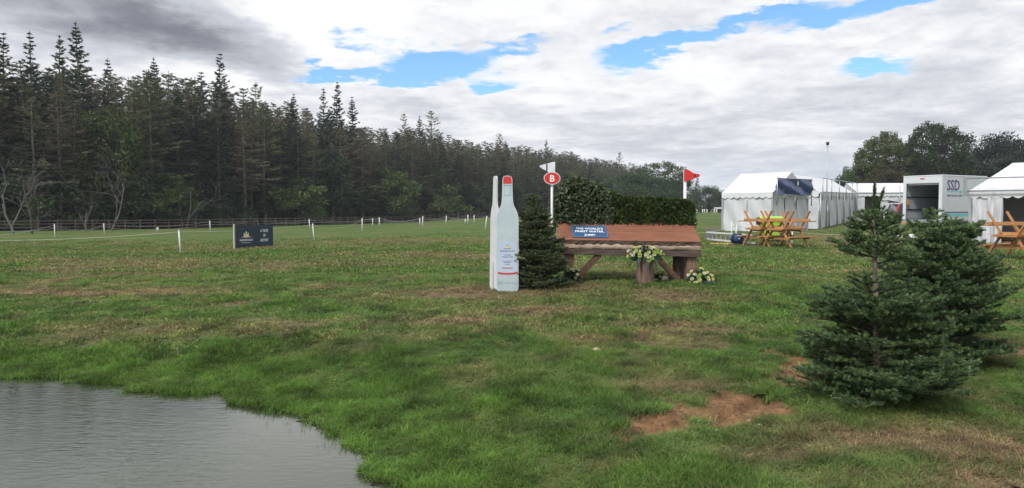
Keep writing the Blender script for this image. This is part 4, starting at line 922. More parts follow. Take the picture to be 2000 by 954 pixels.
def surf_cards(prof, y0, y1, n, rg):
    # points and normals over a brush: front, top, ends and back of an extruded profile
    xs = np.array([p[0] for p in prof]); zs = np.array([p[1] for p in prof]); zb = .98
    x = rg.uniform(xs[0], xs[-1], n); zt = np.interp(x, xs, zs); sl = np.interp(x + .02, xs, zs) - np.interp(x - .02, xs, zs)
    u = rg.uniform(0, 1, n); P = np.zeros((n, 3)); Nn = np.zeros((n, 3))
    fr = u < .58; tp = (u >= .58) & (u < .84); bk = u >= .84
    z = zb + (zt - zb) * rg.uniform(0, 1, n) ** .9
    yy = rg.uniform(y0, y1, n)
    edge = np.clip((zt - z) / .12, 0, 1); rnd = .06 * (1 - edge) ** 2
    P[fr] = np.stack([x, np.full(n, y0) + rnd, z], -1)[fr]; Nn[fr] = (0, -1, .25)
    P[tp] = np.stack([x, yy, zt - .05 * np.abs((yy - (y0 + y1) / 2) / (y1 - y0) * 2) ** 3], -1)[tp]; Nn[tp] = np.stack([-sl / .04, np.zeros(n), np.ones(n)], -1)[tp]
    P[bk] = np.stack([x, np.full(n, y1) - rnd, z], -1)[bk]; Nn[bk] = (0, 1, .25)
    for sg, xe in ((-1, xs[0]), (1, xs[-1])):
        m = rg.uniform(size=n) < .07; P[m] = np.stack([np.full(n, xe), yy, zb + (np.interp(xe, xs, zs) - zb) * rg.uniform(0, 1, n)], -1)[m]; Nn[m] = (sg, 0, .2)
    return P, unit(Nn)
def core_of(prof, y0, y1, sh=.05):
    b = MB(); pr = [(p[0], p[1] - sh) for p in prof]; pr[0] = (pr[0][0] + sh, pr[0][1]); pr[-1] = (pr[-1][0] - sh, pr[-1][1])
    return b.prism([(pr[0][0], .96)] + [(x, z) for x, z in pr] + [(pr[-1][0], .96)], (0, y0 + sh, 0), (1, 0, 0), (0, 0, 1), (0, 1, 0), (y1 - y0) - 2 * sh)
def build_brush():
    rg = np.random.default_rng(21)
    ivy = [(-1.36, 1.52), (-1.28, 1.74), (-1.14, 1.85), (-.98, 1.90), (-.80, 1.89), (-.62, 1.84), (-.46, 1.76), (-.34, 1.68), (-.25, 1.56)]
    con = [(-.29, 1.70), (-.20, 1.63), (-.08, 1.58), (.3, 1.575), (.8, 1.565), (1.1, 1.545), (1.21, 1.50), (1.27, 1.40)]
    e = empty('ivy_brush', JO, 0, 'rounded mound of glossy dark ivy leaves on the left half of the jump', 'brush'); e.rotation_euler = jump.rotation_euler
    core_of(ivy, .42, .98, .06).build('twig_core', MT['core'], e)
    P, Nn = surf_cards(ivy, .40, 1.0, 5200, rg); n = len(P); P = P + rg.normal(0, .022, (n, 3)) - Nn * rg.uniform(-.03, .05, n)[:, None]
    D = unit(Nn * .45 + rg.normal(0, .6, (n, 3)) + np.array([0, 0, -.5])); S = unit(np.cross(D, Nn + rg.normal(0, .45, (n, 3)))); V, Q = cards(P, D, S, rg.uniform(.045, .085, n), rg.uniform(.032, .060, n))
    link('leaves', np_mesh('leaves', V, Q), MT['ivy'], e)['kind'] = 'stuff'
    e = empty('conifer_brush', JO, 0, 'clipped flat topped green conifer brush on the right half of the jump', 'brush'); e.rotation_euler = jump.rotation_euler
    core_of(con, .42, .98, .07).build('twig_core', MT['core'], e)
    # sprays: short curved fronds of scale leaves, mostly rising outward
    P, Nn = surf_cards(con, .41, .99, 2000, rg); n = len(P); A, B = [], []
    for k in range(n):
        d = unit(Nn[k] * .7 + np.array([rg.normal(0, .45), 0, rg.uniform(.2, 1.0)])); L = rg.uniform(.07, .15); p = P[k] - Nn[k] * .06
        top = np.interp(p[0], [q[0] for q in con], [q[1] for q in con]) + .012
        q = p + d * L
        if q[2] > top: q[2] = top - rg.uniform(0, .02)
        m_ = (p + q) / 2 + rg.normal(0, .01, 3); A += [p, m_]; B += [m_, q]
        for j in range(5):
            b0 = p + (q - p) * rg.uniform(.3, .95); dd = unit(d + rg.normal(0, .55, 3)) * rg.uniform(.03, .06); e2 = b0 + dd; e2[2] = min(e2[2], top); A.append(b0); B.append(e2)
    A, B = np.array(A), np.array(B); D = unit(B - A); l = np.linalg.norm(B - A, axis=1) * 1.25
    V, Q = cards(np.concatenate([(A + B) / 2] * 2), np.concatenate([D, D]), np.concatenate([side_of(D, rg), side_of(D, rg)]), np.concatenate([l, l]), rg.uniform(.014, .028, len(l) * 2))
    link('sprays', np_mesh('sprays', V, Q), MT['brush'], e)['kind'] = 'stuff'
build_brush()

# ------------------------------------------------------------------ flags
def flag_pole(px, base_py, Y, top_py, w, red, label):
    b = at(px, base_py, Y); z = gz(b.x, Y); top = CAMZ + (HOR - top_py) / F * Y
    e = empty('flag_pole', (b.x, Y, z), 0, label, 'flag'); h = top - z; col = 'red' if red else 'white_flag'; sg = 1 if red else -1
    MB().tube([(0, 0, -.15), (0, 0, h - .01)], w / 2, 12).build('pole', MT['white'], e, True)
    s = Y / F
    # stiff sleeve flag: a deep wedge narrowing to a blunt tip, with a band across it
    H = (48 if red else 42) * s; L = (34 if red else 30) * s; th = .012
    px_pts = ((-3, 0), (-3, 24), (3, 24), (17, 18.5), (17.5, 17.5), (26, 15.5), (28.5, 13), (26, 10), (17.5, 9), (3, .5)) if red else ((6, 0), (6, 26), (0, 23.5), (-7, 20), (-21, 12.5), (-24.5, 9.5), (-23, 7), (-7, 3), (0, 1))
    pts = [(a * s, h - b * s) for a, b in px_pts]
    MB().prism(pts, (0, -w / 2 - .001, 0), (1, 0, 0), (0, 0, 1), (0, -1, 0), th).build('flag', MT[col], e, bevel=.003)
    xb = (17 if red else -9) * s; zt, zb = h - (9.2 if red else 3.8) * s, h - (18.2 if red else 18.4) * s
    MB().prism(((xb, zb), (xb + .022 * sg, zb + .006), (xb + .022 * sg, zt - .006), (xb, zt)), (0, -w / 2 - th - .002, 0), (1, 0, 0), (0, 0, 1), (0, -1, 0), .002).build('band', MT['blackband'], e)
    return e, h, s
e, h, s = flag_pole(1077.5, 552, 13.72, 317, .045, False, 'white flag pole with red letter disc at the left end of the jump')
zd = h - 32 * s; y = -.045
el = lambda a, b, n=36: [(a * math.cos(t), b * math.sin(t)) for t in np.linspace(0, 2 * math.pi, n, endpoint=False)]
dk = MB().prism(el(.150, .115), (.0, y, zd), (1, 0, 0), (0, 0, 1), (0, -1, 0), .008).build('disc_rim', MT['white'], e)
MB().prism(el(.136, .101), (.0, y - .008, zd), (1, 0, 0), (0, 0, 1), (0, -1, 0), .003).build('disc', MT['red'], dk)
put_text('B', .165, MT['letter'], dk, (0, y - .013, zd - .06), (1, 0, 0), (0, 0, 1), bold=.006)
MB().tube([(0, 0, .70), (0, 0, .82)], .025, 12).build('tape', MT['green_tape'], e, True); MB().tube([(0, 0, .50), (0, 0, .56)], .0246, 12).build('tape', MT['blackband'], e, True)
flag_pole(1336, 552, 15.1, 331, .062, True, 'white pole with red flag behind the right end of the jump')

# ------------------------------------------------------------------ stump, log and flower arrangements
def stump(px, py, Y, r, h, label, name='tree_stump'):
    p = at(px, py, Y); rg = np.random.default_rng(int(px)); e = empty(name, (p.x, Y, gz(p.x, Y)), 0, label, 'stump'); b = MB(); n = 22; V = []
    prof = [(-.08, 1.06), (0, 1.05), (.25, 1.0), (.5, .98), (.75, .99), (1, .97)]
    ph = rg.normal(0, .045, n)
    for t, k in prof: V += [((r * k * (1 + ph[i] + rg.normal(0, .015))) * math.cos(6.283 * i / n), (r * k * (1 + ph[i])) * math.sin(6.283 * i / n), t * h) for i in range(n)]
    Fc = [(j * n + i, j * n + (i + 1) % n, (j + 1) * n + (i + 1) % n, (j + 1) * n + i) for j in range(len(prof) - 1) for i in range(n)]
    b.add(V, Fc).build('bark', MT['stump'], e, True); c = MB(); m = (len(prof) - 1) * n; c.add([(v[0] * .995, v[1] * .995, v[2] + .002) for v in V[m:]], [tuple(range(n))]).build('cut_top', MT['log_end'], e); return e, h
stump_e, sh = stump(1260, 553, 13.62, .155, .50, 'barky upright stump carrying flowers in front of the jump')
e = empty('cut_log', hit(1301, 553), 0, 'short pale log lying end on beside the brace of the jump', 'log'); e.location.z = gz(e.location.x, e.location.y); e.location.y += .12
MB().tube([(0, 0, .062), (0, .32, .062)], .065, 16).build('bark', MT['stump'], e, True); MB().tube([(0, -.004, .062), (0, .02, .062)], .060, 16).build('cut_end', MT['log_end'], e)
def petals_mesh(k, rg):
    b = MB(); n = 6 + k
    for j in range(n):
        for ring, (r, z, tl) in enumerate(((.034, .004, .35), (.022, .014, .9))):
            a = 6.283 * (j + .5 * ring) / n; d = Vector((math.cos(a), math.sin(a), 0)); s_ = Vector((-math.sin(a), math.cos(a), 0)); up = Vector((0, 0, 1))
            b.add([d * .004, d * r * .6 + s_ * r * .32 + up * (z + r * tl * .4), d * r + up * (z + r * tl), d * r * .6 - s_ * r * .32 + up * (z + r * tl * .4)], [(0, 1, 2, 3)])
    return b.mesh('blossom')
PET = None
def arrangement(loc, rx, ry, rz_, nfl, seed, label, hang=0.0):
    global PET
    rg = np.random.default_rng(seed)
    if PET is None:
        PET = [petals_mesh(k, rg) for k in range(3)]
        for m, c in zip(PET, ('petal_y', 'petal_w', 'petal_g')): m.materials.append(MT[c])
    e = empty('flower_arrangement', loc, 0, label, 'flowers'); n = 420
    U = unit(rg.normal(size=(n, 3))); U[:, 2] = np.abs(U[:, 2]) * 1 - hang * rg.uniform(0, 1, n) ** 2; P = U * np.array([rx, ry, rz_]) * rg.uniform(.35, .98, n)[:, None] + np.array([0, 0, rz_ * .12])
    D = unit(U + rg.normal(0, .5, (n, 3)) + np.array([0, 0, -.2])); V, Q = cards(P, D, side_of(D, rg), rg.uniform(.05, .11, n), rg.uniform(.025, .05, n)); link('leaves', np_mesh('leaves', V, Q), MT['fern'], e)['kind'] = 'stuff'
    m_ = MB().lathe([(rx * .2, -.02), (rx * .5, rz_ * .1), (rx * .45, rz_ * .45), (rx * .1, rz_ * .6)], 10); m_.build('moss_core', MT['core'], e)
    for k in range(nfl):
        u = unit(rg.normal(size=3) + np.array([0, -.75, .35])); u[2] = abs(u[2]) - (hang * .55 if rg.uniform() < .35 else 0); u = unit(u); p = u * np.array([rx, ry, rz_]) * rg.uniform(.86, 1.08) + np.array([0, 0, rz_ * .12]); p[2] = max(p[2], .03 - hang)
        o = link('blossom', PET[rg.choice(3, p=[.34, .28, .38])], None, e); o.location = p; q = Vector(unit(u + np.array([0, -.4, .2]))).to_track_quat('Z', 'Y'); o.rotation_euler = q.to_euler(); s_ = rg.uniform(.75, 1.3); o.scale = (s_, s_, s_)
    for k in range(5):
        a = rg.uniform(3.4, 6.0); d = np.array([math.cos(a), math.sin(a), 0]); b = MB(); L = rg.uniform(.14, .2); base = d * rx * .5 + np.array([0, 0, rz_ * .25]); pts = []
        for i in range(7):
            t = i / 6; w = .040 * math.sin(math.pi * min(1, t * .9 + .12)); c = base + d * L * t + np.array([0, 0, .05 * t - (.10 + hang * .3) * t * t]); sd_ = np.array([-d[1], d[0], 0]); pts += [c - sd_ * w, c + sd_ * w + np.array([0, 0, .004])]
        b.add(pts, [(2 * i, 2 * i + 1, 2 * i + 3, 2 * i + 2) for i in range(6)]).build('large_leaf', MT['petal_g' if k == 4 else 'fern'], e)
    return e
sl = stump_e.location; arrangement((sl.x, sl.y, sl.z + sh - .02), .30, .24, .20, 44, 31, 'cascade of yellow and cream flowers with dark ferns on the stump', .75)
q = at(1366, 555, 13.75); arrangement((q.x, q.y, gz(q.x, q.y)), .24, .18, .24, 34, 32, 'low bunch of yellow and cream flowers at the right foot of the jump')
q = at(1283, 552, 14.1); arrangement((q.x, q.y, gz(q.x, q.y)), .12, .10, .20, 14, 33, 'small yellow flowers between the stump and the cut log')
q = at(1116, 552, 13.95); arrangement((q.x, q.y, gz(q.x, q.y)), .16, .14, .26, 20, 34, 'pale flowers tucked behind the young spruce')

# ------------------------------------------------------------------ navy sign board
def build_sign():
    a, b = hit(459, 486), hit(532, 481.5); ez_ = Vector((b.x - a.x, b.y - a.y, 0)); L = ez_.length; ang = math.atan2(ez_.y, ez_.x); h = 1.04
    e = empty('sign_board', a, ang, 'navy sign board with palace emblem and pale post standing on the far grass', 'sign'); ex, ey = (1, 0, 0), (0, 0, 1)
    MB().box((L / 2, 0, h / 2 + .02), (L, .03, h)).build('board', MT['board'], e, bevel=.004); MB().box((-.035, .0, h / 2 + .02), (.06, .06, h + .10)).build('post', MT['cream'], e); MB().box((L + .03, .02, h / 2), (.04, .04, h)).build('post', MT['board'], e)
    f = -.017; emblem(e, (L * .29, f, .50), ex, ey, .40, 'letter')
    put_text('BLENHEIM PALACE', .125, MT['letter'], e, (L * .29, f, .33), ex, ey, sx=.72, bold=.002); put_text('NATURAL MINERAL WATER', .055, MT['letter'], e, (L * .29, f, .23), ex, ey, sx=.8)
    for s_, z in (('A TASTE', .72), ('OF', .50), ('HISTORY', .27)): put_text(s_, .185, MT['letter'], e, (L * .775, f, z), ex, ey, sx=.66, bold=.004)
build_sign()

# ------------------------------------------------------------------ stakes, ropes, rail fence
ORD = ['first', 'second', 'third', 'fourth', 'fifth', 'sixth', 'seventh', 'eighth', 'ninth', 'tenth', 'eleventh', 'twelfth', 'thirteenth', 'fourteenth', 'fifteenth', 'sixteenth', 'seventeenth', 'eighteenth']
STK = [(107, 438, 464, 0), (204, 437, 456, -1), (353, 450.5, 496, -3), (411, 432, 452, -1), (505, 428, 441, -3), (605, 429, 446, -1), (614, 437.5, 470, -3), (707.5, 427, 452, 0), (728, 427, 443, 0), (741, 425, 443, 0), (820, 427, 440, 0), (825, 423, 443, 1), (871, 422, 438, 1), (914, 420, 437, 0), (926, 421, 435, 0), (947, 423, 448, 4), (1033, 419, 433, 0)]
TOPS = {}
def stake(px, t, b, lean, label, r=.03, group='white plastic stakes'):
    p = hit(px, b); H = (b - t) / F * p.y; H = min(max(H, .5), 1.7); e = empty('stake', p, 0, label, 'stake', group)
    tip = Vector((-lean / F * p.y * -1.0, 0, H)); rr = max(r, .00062 * p.y)
    MB().tube([(0, 0, -.15), tip], rr, 8).build('shaft', MT['white'], e, True); MB().tube([tip - Vector((0, 0, .005)), tip + Vector((0, 0, .03))], [rr * 1.2, rr * .7], 8).build('cap', MT['white'], e, True)
    return p + tip
for i, (px, t, b, ln) in enumerate(STK):
    TOPS[i] = stake(px, t, b, ln, 'white plastic stake, %s from the left along the roped line before the wood' % ORD[i])
def rope(name, pts, sag, r, mat, label, group=None):
    P = []
    for k in range(len(pts) - 1):
        a, b = Vector(pts[k]), Vector(pts[k + 1]); s_ = sag[k] if hasattr(sag, '__len__') else sag
        for j in range(12 if k < len(pts) - 2 else 13): t = j / 12; q = a.lerp(b, t); q.z -= 4 * s_ * t * (1 - t); P.append(q)
    rad = [max(r, .00013 * q.y) for q in P]
    o = MB().tube(P, rad, 5).build(name, MT[mat], None, True); tag(o, label, 'rope', group); return o
T = TOPS; off = Vector((0, 0, -.06))
out_l = at(-120, 470, 30); out_l2 = at(-90, 452, 62)
rope('rope', [out_l, T[2] + off, T[6] + off, T[7] + off, T[9] + off, T[11] + off, T[12] + off, T[15] + off, at(1010, 428, 62)], [.12, .10, .45, .12, .5, .3, .3, .4], .008, 'cream', 'cream rope sagging along the nearest row of white stakes')
rope('rope', [at(-60, 460, 60), T[0] + off, T[1] + off, T[3] + off, T[4] + off, T[5] + off, T[8] + off, T[10] + off, T[13] + off, T[14] + off, T[16] + off], [.3, .45, .35, .3, .35, .3, .4, .3, .2, .2], .009, 'greyrope', 'upper grey rope along the far row of stakes')
o2 = Vector((0, 0, -.32))
rope('rope', [at(-60, 448, 62), T[0] + o2, T[1] + o2, T[3] + o2, T[4] + o2, T[5] + o2, T[8] + o2, T[10] + o2, T[13] + o2], [.2, .2, .4, .2, .3, .2, .3, .2], .009, 'greyrope', 'lower grey rope along the far row of stakes')
p = hit(308, 453); o = MB().lathe([(.10, 0), (.10, .40), (.085, .42)], 10, p).build('marker', MT['white'], None, True); tag(o, 'short white marker post by the wood beside the rail fence', 'marker')
p = hit(909, 437); o = MB().lathe([(.09, 0), (.09, .55), (.07, .58)], 10, p).build('marker', MT['white'], None, True); tag(o, 'short white marker post among the far stakes left of the bottles', 'marker')
def build_fence():
    pts = []; s = 22.0
    while True:
        e = edge_pt(s)
        if e is None: break
        x, y = e[0] - e[2][0] * 4.2, e[1] - e[2][1] * 4.2; s += 1.9
        if y < 45 or x / y < -.74: continue
        if x / y > .02: break
        pts.append(Vector((x, y, gz(x, y))))
    e = empty('rail_fence', pts[0], 0, 'long weathered post and rail fence along the foot of the wood', 'fence'); o = pts[0]
    pm = MB().box((0, 0, .52), (.11, .11, 1.25)).mesh('post'); pm.materials.append(MT['fence'])
    for p in pts: q = link('post', pm, None, e); q.location = p - o; q.rotation_euler = (0, 0, .5)
    for k in range(0, len(pts) - 2, 2):
        a, b = pts[k] - o, pts[min(k + 2, len(pts) - 1)] - o
        for z in (.38, .72, 1.04): MB().bar(a + Vector((.06, -.06, z)), b + Vector((.06, -.06, z)), .035, .085).build('rail', MT['fence'], e)
build_fence()

# ------------------------------------------------------------------ tents
def curtain(p0, p1, z0, z1, amp, folds, seed, nx=48, nz=8, wob=.0, hem=.0):
    rg = np.random.default_rng(seed); p0, p1 = Vector(p0), Vector(p1); d = p1 - p0; n = Vector((d.y, -d.x, 0)).normalized(); V = []; ph = rg.uniform(0, 6.28, 4)
    for j in range(nz + 1):
        v = j / nz
        for i in range(nx + 1):
            u = i / nx; k = .35 + .65 * (1 - v)
            w = amp * k * (math.sin(u * folds * 6.283 + ph[0]) * .6 + math.sin(u * folds * 2.7 * 6.283 + ph[1] + v * 2) * .3 + math.sin((u * 3 + v * 2.2) * 3.1 + ph[2]) * wob)
            q = p0 + d * u + n * w; V.append((q.x, q.y, z0 + (z1 - z0) * v - (hem * math.sin(u * 9 + ph[3]) * (1 - v))))
    b = MB(); m = nx + 1; b.v = V; b.f = [(j * m + i, j * m + i + 1, (j + 1) * m + i + 1, (j + 1) * m + i) for j in range(nz) for i in range(nx)]; return b
def scallop(p0, p1, z, drop, n, n_off=.03):
    p0, p1 = Vector(p0), Vector(p1); d = p1 - p0; nr = Vector((d.y, -d.x, 0)).normalized() * n_off; V = []; k = n * 6
    for i in range(k + 1):
        u = i / k; q = p0 + d * u + nr; V += [(q.x, q.y, z), (q.x, q.y, z - drop * (.72 + .28 * abs(math.sin(u * n * math.pi))))]
    b = MB(); b.v = V; b.f = [(2 * i, 2 * i + 1, 2 * i + 3, 2 * i + 2) for i in range(k)]; return b
def sheet(corners, nx=10, ny=8, sag=.04):
    a, b_, c, d = (Vector(q) for q in corners); V = []
    for j in range(ny + 1):
        for i in range(nx + 1):
            u, v = i / nx, j / ny; q = a.lerp(b_, u).lerp(d.lerp(c, u), v); q.z -= sag * math.sin(math.pi * v) * (.5 + .5 * math.sin(math.pi * u)); V.append(q)
    b = MB(); m = nx + 1; b.v = [tuple(q) for q in V]; b.f = [(j * m + i, j * m + i + 1, (j + 1) * m + i + 1, (j + 1) * m + i) for j in range(ny) for i in range(nx)]; return b
def V3(p, z): return Vector((p[0], p[1], z))
def gable_tent(name, label, FL, fdir, ddir, L, D, zg, eave, ridge, posts_front, ridge_front, seed, hip=0.0, skip=(), panels_end=3):
    """walls stand on zg; ridge_front: ridge parallel to the front wall, else it runs back from the front"""
    e = empty(name, (0, 0, 0), 0, label, 'tent'); f, d = Vector((*fdir, 0)), Vector((*ddir, 0)); A = V3(FL, zg); B = A + f * L; C = B + d * D; Dd = A + d * D; ze, zr = zg + eave, zg + ridge
    up = lambda p, z: Vector((p.x, p.y, z))
    def wall(nm, p, q, n, k):
        if nm in skip: return
        for j in range(n):
            a, b = p.lerp(q, j / n), p.lerp(q, (j + 1) / n); curtain(a, b, zg + .01, ze, .028, 1.7, seed + k * 7 + j, wob=2.2, hem=.015).build('wall_panel', MT['canvas'], e, True)
    wall('front', A, B, posts_front, 0); wall('right', B, C, panels_end, 1); wall('back', C, Dd, posts_front, 2); wall('left', Dd, A, panels_end, 3)
    for p, q, n in ((A, B, posts_front), (B, C, panels_end), (C, Dd, posts_front), (Dd, A, panels_end)):
        for j in range(n): x = p.lerp(q, j / n) + (Vector((0, 0, 0)) if j == 0 else Vector((-(q - p).y, (q - p).x, 0)).normalized() * .12); MB().box((x.x, x.y, (zg + ze) / 2), (.11, .11, eave), Euler((0, 0, math.atan2(f.y, f.x)))).build('frame_post', MT['alu'], e)
        for w in (ze - .04,): MB().bar(up(p, w), up(q, w), .06, .08).build('eave_rail', MT['alu'], e)
        scallop(p - (q - p).normalized() * .03, q + (q - p).normalized() * .03, ze + .06, .36, max(4, int((q - p).length * 2.4)), .075).build('valance', MT['canvas_roof'], e, True)
    o = .06; A2, B2, C2, D2 = (up(q, ze + .06) for q in (A - f * o - d * o, B + f * o - d * o, C + f * o + d * o, Dd - f * o + d * o))
    if ridge_front:
        r0, r1 = up(A.lerp(Dd, .5) + f * (hip - o), zr), up(B.lerp(C, .5) - f * (hip - o), zr)
        sheet((A2, B2, r1, r0)).build('roof_sheet', MT['canvas_roof'], e, True); sheet((C2, D2, r0, r1)).build('roof_sheet', MT['canvas_roof'], e, True); ends = ((B2, C2, r1), (D2, A2, r0))
    else:
        r0, r1 = up(A.lerp(B, .5) - d * o, zr), up(Dd.lerp(C, .5) + d * o, zr)
        nb = max(1, int(D / 5))
        for j in range(nb):
            u0, u1 = j / nb, (j + 1) / nb
            sheet((B2.lerp(C2, u0), B2.lerp(C2, u1), r0.lerp(r1, u1), r0.lerp(r1, u0))).build('roof_sheet', MT['canvas_roof'], e, True); sheet((D2.lerp(A2, 1 - u1), D2.lerp(A2, 1 - u0), r0.lerp(r1, u0), r0.lerp(r1, u1))).build('roof_sheet', MT['canvas_roof'], e, True)
            if j: MB().bar(B2.lerp(C2, u0) + Vector((0, 0, .03)), r0.lerp(r1, u0) + Vector((0, 0, .03)), .05, .04).build('roof_seam', MT['canvas'], e)
        ends = ((A2, B2, r0), (C2, D2, r1))
    for a, b, c in ends: MB().add([a, b, c], [(0, 1, 2)]).build('gable_panel' if hip == 0 else 'hip_panel', MT['canvas_roof' if hip else 'canvas'], e)
    MB().bar(r0, r1, .05, .05).build('ridge_rail', MT['canvas_roof'], e); return e, A, B, C, Dd, ze
PS = R(50); fA, dA = (math.cos(PS), -math.sin(PS)), (math.sin(PS), math.cos(PS))
FLp = at(1411, 452, 49.0); zgA = gz(15.8, 47.5)
tA, a1, a2, a3, a4, zeA = gable_tent('marquee', 'small white gabled marquee carrying the navy banner behind the stacked picnic tables', (FLp.x, FLp.y), fA, dA, 3.55, 4.1, zgA, 2.36, 3.72, 2, True, 40)
# banner in its metal frame, hung on the gable end
def banner():
    n = Vector((math.cos(PS), -math.sin(PS), 0)) * .32; p, q = a2 + n - Vector((*dA, 0)) * .05, a2.lerp(a3, .98) + n; e = empty('banner', (0, 0, 0), 0, 'wrinkled navy banner in a metal frame on the gable of the small marquee', 'banner'); z0, z1 = zeA - .10, zeA + .92
    b = curtain(p, q, z0 + .03, z1 - .03, .07, 3.5, 77, 40, 12, 1.6); b.build('banner_cloth', MT['flysheet'], e, True)
    for t in (0, 1): r = p.lerp(q, t); MB().tube([(r.x, r.y, zeA - .75), (r.x, r.y, z1 + .08)], .035, 8).build('frame_post', MT['alu'], e, True)
    for z in (z0, z1): MB().tube([V3(p, z), V3(q, z)], .028, 8).build('frame_rail', MT['alu'], e, True)
    m = p.lerp(q, .5); MB().tube([(m.x, m.y, zeA - .75), (m.x, m.y, z0)], .035, 8).build('frame_post', MT['alu'], e, True)
    ex = Vector((*dA, 0)); nn = Vector((math.cos(PS), -math.sin(PS), 0)) * .11; c = p.lerp(q, .54) + nn; c.z = z0
    MB().prism(((-.05, .62), (.04, .60), (.07, .78), (.0, .90), (-.06, .76)), c, ex, (0, 0, 1), -nn.normalized(), .004).build('emblem', MT['letter'], e)
    for z, l in ((.42, .34), (.30, .26)): MB().prism(((-l, z), (l, z), (l, z + .05), (-l, z + .05)), c, ex, (0, 0, 1), -nn.normalized(), .004).build('faded_print', MT['plaque_rim'], e)
banner()
HB = R(30); dB, fB = (math.sin(HB), math.cos(HB)), (math.cos(HB), -math.sin(HB)); cr = at(1598, 446, 51.5); WB, LB = 4.0, 22.0
flB = (cr.x - fB[0] * WB, cr.y - fB[1] * WB); zgB = gz(cr.x, cr.y)
def long_marquee():
    e = empty('marquee', (0, 0, 0), 0, 'long white marquee with empty banner frames running back from the small marquee', 'tent'); f, d = Vector((*fB, 0)), Vector((*dB, 0)); A = Vector((*flB, 0)); B = A + f * WB; nb = 5
    g = lambda p: gz(p.x, p.y); ev, rd = 2.42, 3.75
    up = lambda p, h: Vector((p.x, p.y, g(p) + h))
    base = [A, B]
    curtain(A, B, g(B) + .0, g(B) + ev, .05, 2.4, 60, wob=.8).build('wall_panel', MT['canvas'], e, True)
    o = .07
    MB().add([up(A, ev) - d * o, up(B, ev) - d * o, up(A.lerp(B, .5), rd) - d * o], [(0, 1, 2)]).build('gable_panel', MT['canvas'], e)
    scallop(A, B, g(B) + ev + .06, .34, 10, .075).build('valance', MT['canvas_roof'], e, True)
    for k in range(nb):
        p, q = B + d * (LB * k / nb), B + d * (LB * (k + 1) / nb); p2, q2 = A + d * (LB * k / nb), A + d * (LB * (k + 1) / nb); m0, m1 = p.lerp(p2, .5), q.lerp(q2, .5)
        b = curtain(p, q, 0, ev, .05, 2.6, 61 + k, wob=1.0, hem=.02); b.v = drape(b.v); b.build('wall_panel', MT['canvas'], e, True)
        b = curtain(q2, p2, 0, ev, .05, 3, 71 + k); b.v = drape(b.v); b.build('wall_panel', MT['canvas'], e, True)
        sheet((up(p, ev + .06) + f * o, up(q, ev + .06) + f * o, up(m1, rd), up(m0, rd))).build('roof_sheet', MT['canvas_roof'], e, True); sheet((up(p2, ev + .06) - f * o, up(q2, ev + .06) - f * o, up(m1, rd), up(m0, rd))).build('roof_sheet', MT['canvas_roof'], e, True)
        s_ = scallop(p, q, 0, .34, 9, .075); s_.v = [(x, y, z + ev + .06) for x, y, z in drape(s_.v)]; s_.build('valance', MT['canvas_roof'], e, True)
        r = p + f * .12; gr = g(p); top = 1.0
        MB().tube([(r.x, r.y, gr), (r.x, r.y, gr + ev)], .055, 8).build('frame_post', MT['alu'], e, True)
        r2 = p + f * .25; MB().tube([(r2.x, r2.y, gr + ev - .5), (r2.x, r2.y, gr + ev + top)], .04, 8).build('banner_post', MT['alu'], e, True)
        rq = q + f * .25
        for hh in (ev + .08, ev + top): MB().tube([(r2.x, r2.y, gr + hh), (rq.x, rq.y, g(q) + hh)], .03, 6).build('banner_rail', MT['alu'], e, True)
    r = B + d * LB + f * .2; MB().tube([(r.x, r.y, g(r)), (r.x, r.y, g(r) + ev + 1.0)], .06, 8).build('frame_post', MT['alu'], e, True)
    return B, d, f
Bc, dBv, fBv = long_marquee()
q = Bc + fBv * .45 + dBv * .4; gq = gz(q.x, q.y); zt = CAMZ + (HOR - 283) / F * q.y; e = empty('mast', (q.x, q.y, gq), 0, 'tall thin metal mast with a small fitting beside the long marquee', 'mast')
MB().tube([(0, 0, -.1), (0, 0, zt - gq)], [.055, .035], 8).build('pole', MT['alu'], e, True); MB().box((0, 0, zt - gq + .05), (.16, .12, .2)).build('lamp_head', MT['chassis'], e)
